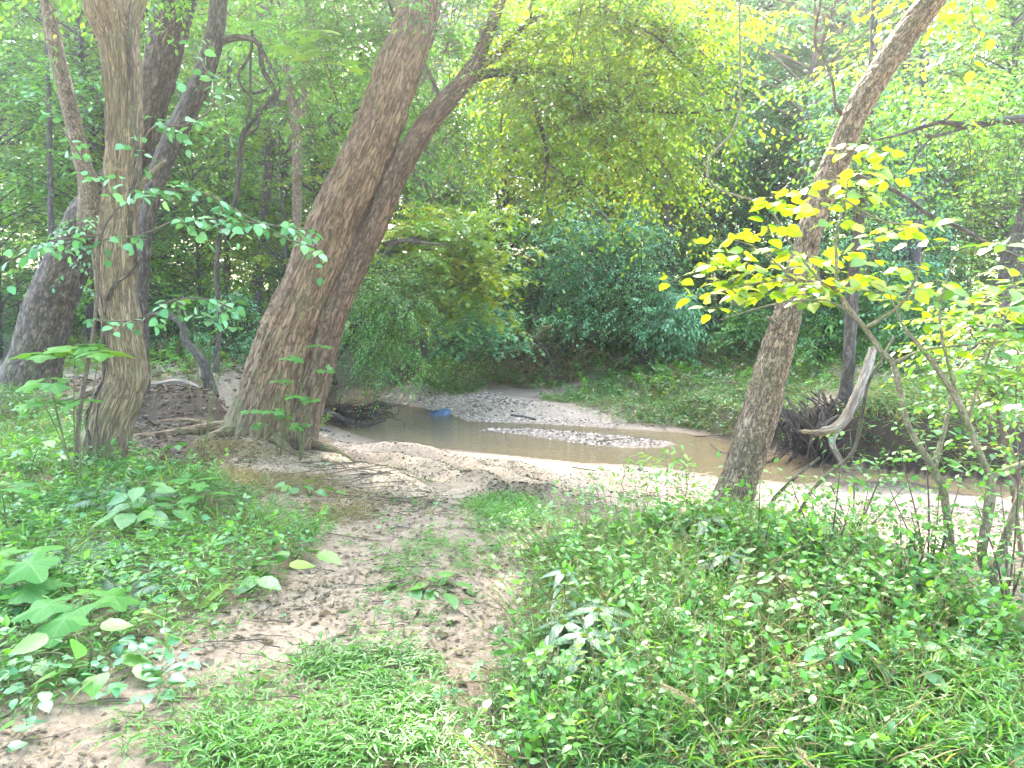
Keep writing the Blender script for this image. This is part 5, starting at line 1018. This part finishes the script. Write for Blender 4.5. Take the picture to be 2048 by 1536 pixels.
twigs(mbl, mbw, g, O, nrm(np.stack([g.normal(0, .5, n_), g.normal(0, .5, n_), np.ones(n_)], 1)), .1, 5, .25, 'stilt', .05, .4, False, .0011, .65, 0, 1.1, g.random(n_))
tag(mbl.build('stiltgrass', M['grass']), 'bright green low leafy grass covering the path and banks', 'ground cover', kind='stuff')
tag(mbw.build('stiltgrass_stems', M['twig_green']), 'thin stems of the low leafy grass', 'ground cover', kind='stuff')
# grass blades
def blades(mb, g, O, h, w_=.012, bend=.6, r=None, lean=.3):
    n = len(O); a = g.random(n) * 2 * PI; A = np.stack([np.cos(a) * lean * g.random(n), np.sin(a) * lean * g.random(n), np.ones(n)], 1); N = np.stack([np.cos(a), np.sin(a), np.full(n, .1)], 1)
    leaves(mb, 'lance', O, A, -N, h * (.5 + .8 * g.random(n)), g.random(n) if r is None else r, w_ / .09 )
mb = MB()
q = clumpy(g, zone_pts(g, 9000, Z_G2), 2.0, .1); q = q[::2]; blades(mb, g, ground_xyz(q), .21, .016, lean=1.0)
q = clumpy(g, zone_pts(g, 3500, Z_G3), 1.0, .0); blades(mb, g, ground_xyz(q), .16, .035, lean=.8)
q = clumpy(g, zone_pts(g, 2600, [(1400, 1060), (1540, 1050), (1560, 1100), (1480, 1130), (1400, 1110)]), 1, -.4); blades(mb, g, ground_xyz(q), .2, .02, lean=.8)
tag(mb.build('grass', M['grass']), 'long green grass blades among the ground cover', 'grass', kind='stuff')
# far bank grass: patches
mb = MB()
for poly, z, n, h, fr, thr in (([(845, 752), (900, 745), (955, 770), (955, 790), (900, 788), (850, 775)], -.45, 4500, .2, .7, -.4), ([(1080, 795), (1120, 785), (1240, 785), (1240, 826), (1160, 812), (1100, 800)], -.5, 3000, .16, .9, -.2),
                            ([(1200, 830), (1230, 770), (1320, 760), (1480, 740), (1620, 760), (1700, 800), (1600, 890), (1540, 890), (1460, 878), (1370, 858), (1290, 848)], -.47, 26000, .2, .9, -.05), ([(1340, 795), (1500, 795), (1520, 885), (1440, 884), (1370, 866)], -.3, 5000, .18, 1., -.5), ([(1250, 700), (1700, 700), (1800, 740), (1700, 770), (1500, 740), (1300, 760)], .3, 12000, .24, .8, .1),
                            ([(1700, 760), (2100, 760), (2300, 830), (1740, 830)], .2, 9000, .25, .6, 0.), ([(280, 720), (560, 720), (600, 770), (280, 770)], .3, 1500, .14, .5, .2)):
    q = clumpy(g, zone_pts(g, n, poly, z), fr, thr); O = ground_xyz(q); O = O[O[:, 2] > WZ + .04]; blades(mb, g, O, h * .75, .035, lean=1.3)
    q2 = q[: len(q) // 3]; O2 = ground_xyz(q2); O2 = O2[O2[:, 2] > WZ + .04]; n_ = len(O2)
    if n_: twigs(mb, None, g, O2, nrm(np.stack([g.normal(0, .6, n_), g.normal(0, .6, n_), np.ones(n_)], 1)), .22, 5, .3, 'quad', .07)
tag(mb.build('far_bank_grass', M['bank_grass']), 'green grass patches on the bank across the creek', 'grass', kind='stuff')
# straw
mb = MB()
for poly, n, h in (([(380, 900), (560, 890), (700, 960), (740, 1040), (620, 1060), (480, 1000)], 7000, .13), ([(1080, 1080), (1200, 1090), (1260, 1250), (1120, 1260)], 900, .22), ([(1500, 1150), (1800, 1180), (1850, 1420), (1450, 1420)], 2600, .24), (Z_G2, 4200, .2), (Z_G3, 900, .14), ([(0, 870), (200, 880), (240, 960), (0, 960)], 900, .2), ([(330, 1000), (620, 1080), (620, 1200), (400, 1230)], 2200, .1)):
    q = clumpy(g, zone_pts(g, n, poly), 2.2, -.1); blades(mb, g, ground_xyz(q), h, .012, lean=2.2)
q = clumpy(g, zone_pts(g, 9000, [(1200, 840), (1240, 780), (1500, 740), (1700, 800), (1600, 880), (1400, 870)], -.1), .8, .1); O = ground_xyz(q); blades(mb, g, O[O[:, 2] > WZ + .05], .2, .025, lean=2.5)
q = zone_pts(g, 1500, Z_PATH); blades(mb, g, ground_xyz(q), .09, .01, lean=5)
tag(mb.build('dry_grass', M['straw']), 'dry straw coloured grass lying on the banks', 'grass', kind='stuff')
for nm_, mt_, lab_ in (('far_bank_herbs', 'leaf_red', 'bronze tinted low herbs at the foot of the far woods'), ('far_bank_seedlings', 'leaf', 'green knee high herbs at the foot of the far woods')):
    mb = MB()
    for poly, z, n in (([(900, 740), (1350, 700), (1330, 800), (1200, 800), (1080, 775), (960, 768)], -.45, 900), ([(1250, 690), (1700, 690), (2100, 740), (2100, 790), (1700, 760), (1300, 740)], .25, 900), ([(100, 700), (640, 690), (640, 745), (100, 760)], .4, 420), ([(820, 735), (1000, 725), (960, 765), (850, 750)], -.45, 200)):
        q = clumpy(g, zone_pts(g, n, poly, z), .8, -.15); O = ground_xyz(q); O = O[O[:, 2] > WZ + .05]; n_ = len(O)
        if n_: twigs(mb, None, g, O, nrm(np.stack([g.normal(0, .5, n_), g.normal(0, .5, n_), np.ones(n_)], 1)), .5 * (.4 + g.random(n_)), 9, .3, 'quad', .09, .4, True)
    tag(mb.build(nm_, M[mt_]), lab_, 'ground cover', kind='stuff')
# broadleaf ground cover: violets and small herbs
mb = MB()
for poly, n, fr, thr, s in ((Z_G3, 2600, 1.6, 0, .05), (Z_G2, 3600, 2.2, .2, .045), ([(0, 1400), (320, 1300), (420, 1400), (250, 1560), (-60, 1560)], 170, 2, -.2, .05), (Z_PATH, 120, 2, .1, .04)):
    q = clumpy(g, zone_pts(g, n, poly), fr, thr); n_ = len(q); O = ground_xyz(q); O[:, 2] += .03 + .10 * g.random(n_) * (s > .045)
    a = g.random(n_) * 6.28; A = np.stack([np.cos(a), np.sin(a), g.normal(0, .2, n_)], 1); hk = g.random(n_) < .5
    for kd, mk in (('heart', hk), ('broad', ~hk)):
        leaves(mb, kd, O[mk], A[mk], np.array([0, 0, 1.]) + g.normal(0, .3, (mk.sum(), 3)), s * (.6 + .8 * g.random(mk.sum())), g.random(mk.sum()) * .8)
tag(mb.build('herb_cover', M['leaf_blue']), 'low rounded herb leaves between the grasses', 'ground cover', kind='stuff')
mb = MB(); mbw = MB()
for poly, n, h in ((Z_G2, 280, .24), (Z_G2, 130, .46), (Z_G3, 420, .24), (Z_G3, 60, .42), ([(1180, 1075), (1420, 1065), (1420, 1110), (1180, 1110)], 110, .2), ([(1560, 1110), (1900, 1200), (2050, 1320), (1600, 1270)], 220, .3)):
    q = clumpy(g, zone_pts(g, int(n * 1.5), poly), 1.6, -.1, .15); n_ = len(q); twigs(mb, mbw, g, ground_xyz(q), nrm(np.stack([g.normal(0, .3, n_), g.normal(0, .3, n_), np.ones(n_)], 1)), h * (.5 + .9 * g.random(n_)), 7, .1, 'oval', .046, .4, True, .0016, 1., 0, .9, g.random(n_))
tag(mb.build('herb_seedlings', M['leaf']), 'crowd of small leafy herb seedlings in the undergrowth', 'ground cover', kind='stuff'); tag(mbw.build('herb_stalks', M['twig_green']), 'stalks of the small herb seedlings', 'ground cover', kind='stuff')
mb = MB()
q = clumpy(g, zone_pts(g, 1100, Z_G2), 1.5, -.1); n_ = len(q); O = ground_xyz(q); D_ = nrm(np.stack([g.normal(0, .28, n_), g.normal(0, .28, n_), np.ones(n_)], 1)); L_ = (.2 + .4 * g.random(n_))[:, None, None]; tt = np.linspace(0, 1, 7)[None, :, None]
Pp = O[:, None] + D_[:, None] * tt * L_ + np.stack([g.normal(0, .12, n_), g.normal(0, .12, n_), -np.abs(g.normal(0, .08, n_))], 1)[:, None] * tt ** 2.5
thin(mb, Pp, .0017, .0008, .3); E = Pp[:, -1]; T_ = Pp[:, -1] - Pp[:, -2]
for _ in range(3): leaves(mb, 'quad', E - T_ * g.random((n_, 1)), T_ + g.normal(0, .02, T_.shape), g.normal(0, 1, T_.shape), .022, g.random(n_), .5)
tag(mb.build('tall_grass_stalks', M['straw']), 'thin dry grass stalks rising from the right undergrowth', 'grass', kind='stuff')
# leaf litter
mb = MB()
def litter(mb, g, q, s, rlo, rhi, kind='quad', up=.35, lift=.006):
    n_ = len(q)
    if not n_: return
    O = ground_xyz(q); O = O[O[:, 2] > WZ + (.02 if lift < .02 else 0)]; n_ = len(O); O[:, 2] += lift; a = g.random(n_) * 6.28; A = np.stack([np.cos(a), np.sin(a), g.normal(0, .2, n_)], 1)
    leaves(mb, kind, O, A, np.array([0, 0, 1.]) + g.normal(0, up, (n_, 3)), s * (.4 + 1. * g.random(n_)), rlo + (rhi - rlo) * g.random(n_))
litter(mb, g, clumpy(g, zone_pts(g, 15000, Z_PATH), 1.8, -.15), .030, .15, .95, 'quad', .2)
litter(mb, g, clumpy(g, zone_pts(g, 4500, [(160, 790), (470, 780), (500, 880), (420, 900), (180, 900)], .2), 1, -.6), .06, .1, .85)
litter(mb, g, zone_pts(g, 2500, Z_G2), .05, .2, .9); litter(mb, g, zone_pts(g, 1500, Z_G3), .05, .2, .9)
litter(mb, g, zone_pts(g, 200, Z_PATH), .075, .5, 1., 'broad'); litter(mb, g, zone_pts(g, 90, Z_G2), .09, .6, .95, 'broad', .6, .05)
litter(mb, g, zone_pts(g, 5000, [(250, 690), (640, 690), (640, 780), (100, 800)], .35), .09, 0, .8)
litter(mb, g, zone_pts(g, 6000, [(1200, 690), (2000, 690), (2000, 800), (1500, 860), (1200, 830)], .1), .08, .1, .9)
tag(mb.build('leaf_litter', M['litter']), 'dry brown fallen leaves scattered over path and banks', 'leaf litter', kind='stuff')
mb = MB()
SAND = [(560, 880), (700, 870), (900, 903), (1164, 930), (1446, 958), (1740, 985), (2100, 1005), (2150, 1230), (1900, 1180), (1700, 1090), (1500, 1040), (1110, 1050), (900, 1000), (650, 950)]
litter(mb, g, clumpy(g, zone_pts(g, 15000, SAND, -.45), 1.6, -.05, .35), .035, 0, .8)
litter(mb, g, clumpy(g, zone_pts(g, 6000, [(940, 930), (1200, 940), (1160, 1070), (980, 1060)], -.2), 2.5, -.1), .035, 0, .8)
q = zone_pts(g, 34000, SAND, -.4); dq = np.minimum(segdist(q[:, 0], q[:, 1], GUL[0]), segdist(q[:, 0], q[:, 1], GUL[1])); litter(mb, g, q[dq < .15], .04, 0, .6)
litter(mb, g, zone_pts(g, 500, [(930, 861), (1060, 857), (1250, 872), (1375, 890), (1260, 899), (1120, 884), (1000, 868)], WZ), .05, 0, .7, lift=.02)
litter(mb, g, clumpy(g, zone_pts(g, 3800, [(740, 800), (860, 760), (960, 800), (1180, 838), (1320, 862), (1290, 868), (900, 840)], -.6), .9, -.2), .07, 0, .8)
tag(mb.build('dark_leaf_debris', M['debris']), 'dark bits of leaves and bark strewn over the sand', 'debris', kind='stuff')
# pebbles on gravel bar and shoal
mb = MB(); oc = np.array([(1, 0, 0), (0, 1, 0), (-1, 0, 0), (0, -1, 0), (0, 0, .6), (0, 0, -.4), (.75, .75, .25), (-.75, .7, .3)]); of = np.array([(0, 6, 4), (6, 1, 4), (1, 7, 4), (7, 2, 4), (2, 3, 4), (3, 0, 4)])
q = np.vstack([zone_pts(g, 9000, [(740, 800), (860, 760), (960, 800), (1180, 838), (1320, 862), (1290, 868), (900, 840)], -.62), zone_pts(g, 2600, [(930, 861), (1050, 857), (1160, 866), (1300, 880), (1345, 890), (1300, 899), (1200, 893), (1100, 878), (1010, 868)], WZ), zone_pts(g, 5000, SAND, -.5)]); q = q[(q[:, 0] > -1.0) | (q[:, 1] > 11)]
O = ground_xyz(q); O = O[O[:, 2] > WZ - .012]; n_ = len(O); s = np.where(O[:, 1] > 10.5, .024, .012) * (.4 + g.random(n_) ** 2 * 1.3); a = g.random(n_) * 6.28
ca, sa = np.cos(a)[:, None], np.sin(a)[:, None]; V = np.stack([(oc[None, :, 0] * ca - oc[None, :, 1] * .7 * sa), (oc[None, :, 0] * sa + oc[None, :, 1] * .7 * ca), np.repeat(oc[None, :, 2], n_, 0)], -1) * s[:, None, None] * (1 + g.normal(0, .12, (n_, 8, 3))) + O[:, None]
mb.add(V.reshape(-1, 3), [(np.arange(n_)[:, None, None] * 8 + of[None]).reshape(-1, 3)], np.repeat(g.random(n_), 8))
pm_ = bpy.data.materials.new('pebble'); t = nodes(pm_); b = nd(t, 'ShaderNodeBsdfPrincipled'); b.inputs['Roughness'].default_value = .8; t.links.new(ramp(t, attr(t, 'rnd'), [(0, (.16, .115, .09)), (.4, (.36, .27, .21)), (.8, (.52, .40, .32)), (1, (.66, .56, .47))]), b.inputs['Base Color']); t.links.new(b.outputs[0], nd(t, 'ShaderNodeOutputMaterial').inputs[0])
tag(mb.build('gravel', pm_, smooth=False), 'small pale pebbles on the bars and sand', 'gravel', kind='stuff')
# fallen twigs and exposed rootlets
mb = MB()
def sticks(poly, z, n, L, r, lift=.012):
    q = zone_pts(g, n, poly, z); O = ground_xyz(q); O = O[O[:, 2] > WZ + .02]; n_ = len(O); a = g.random(n_) * 6.28; l = L * (.3 + g.random(n_)); tt = np.linspace(-.5, .5, 7)
    x = O[:, 0:1] + np.cos(a)[:, None] * l[:, None] * tt + g.normal(0, .01, (n_, 7)); y = O[:, 1:2] + np.sin(a)[:, None] * l[:, None] * tt + g.normal(0, .01, (n_, 7))
    z_ = Hf(x.ravel(), y.ravel()).reshape(n_, 7) + lift; thin(mb, np.stack([x, y, z_], -1), r * (.5 + g.random(n_)))
sticks(Z_PATH, 0, 160, .35, .004); sticks([(160, 790), (470, 780), (500, 880), (420, 900), (180, 900)], .2, 70, .5, .008, .02); sticks(SAND, -.4, 130, .3, .004)
sticks([(640, 900), (780, 960), (900, 1040), (820, 1040), (660, 960)], -.1, 40, .9, .006, .02); sticks(Z_G2, 0, 90, .4, .005, .06); sticks(Z_G3, 0, 60, .4, .005, .04); sticks([(1200, 780), (1600, 760), (1560, 880), (1300, 850)], -.1, 120, .8, .01, .05)
tag(mb.build('fallen_twigs', M['twig']), 'thin fallen twigs lying on the ground', 'twigs', kind='stuff')
print('objects', len(SC.objects), 'verts', sum(len(m.vertices) for m in bpy.data.meshes))
# ------------------------------------------------------------------ haze volume, added to lift the darks and stand in for backlight
hz = bpy.data.materials.new('haze'); t = nodes(hz); pv = nd(t, 'ShaderNodeVolumePrincipled'); pv.inputs['Color'].default_value = (.92, .95, 1, 1)
pv.inputs['Density'].default_value = .0023; pv.inputs['Anisotropy'].default_value = .78
t.links.new(pv.outputs[0], nd(t, 'ShaderNodeOutputMaterial').inputs['Volume'])
mb = MB(); x0, x1, y0, y1, z0, z1 = -82, 82, -32, 118, -6, 36
mb.add(np.array([(x, y, z) for z in (z0, z1) for y in (y0, y1) for x in (x0, x1)]), [np.array([(0, 2, 3, 1), (4, 5, 7, 6), (0, 1, 5, 4), (2, 6, 7, 3), (0, 4, 6, 2), (1, 3, 7, 5)])])
tag(mb.build('haze', hz, smooth=False), 'thin pale haze added for backlight glow in the woods', 'haze', kind='stuff')
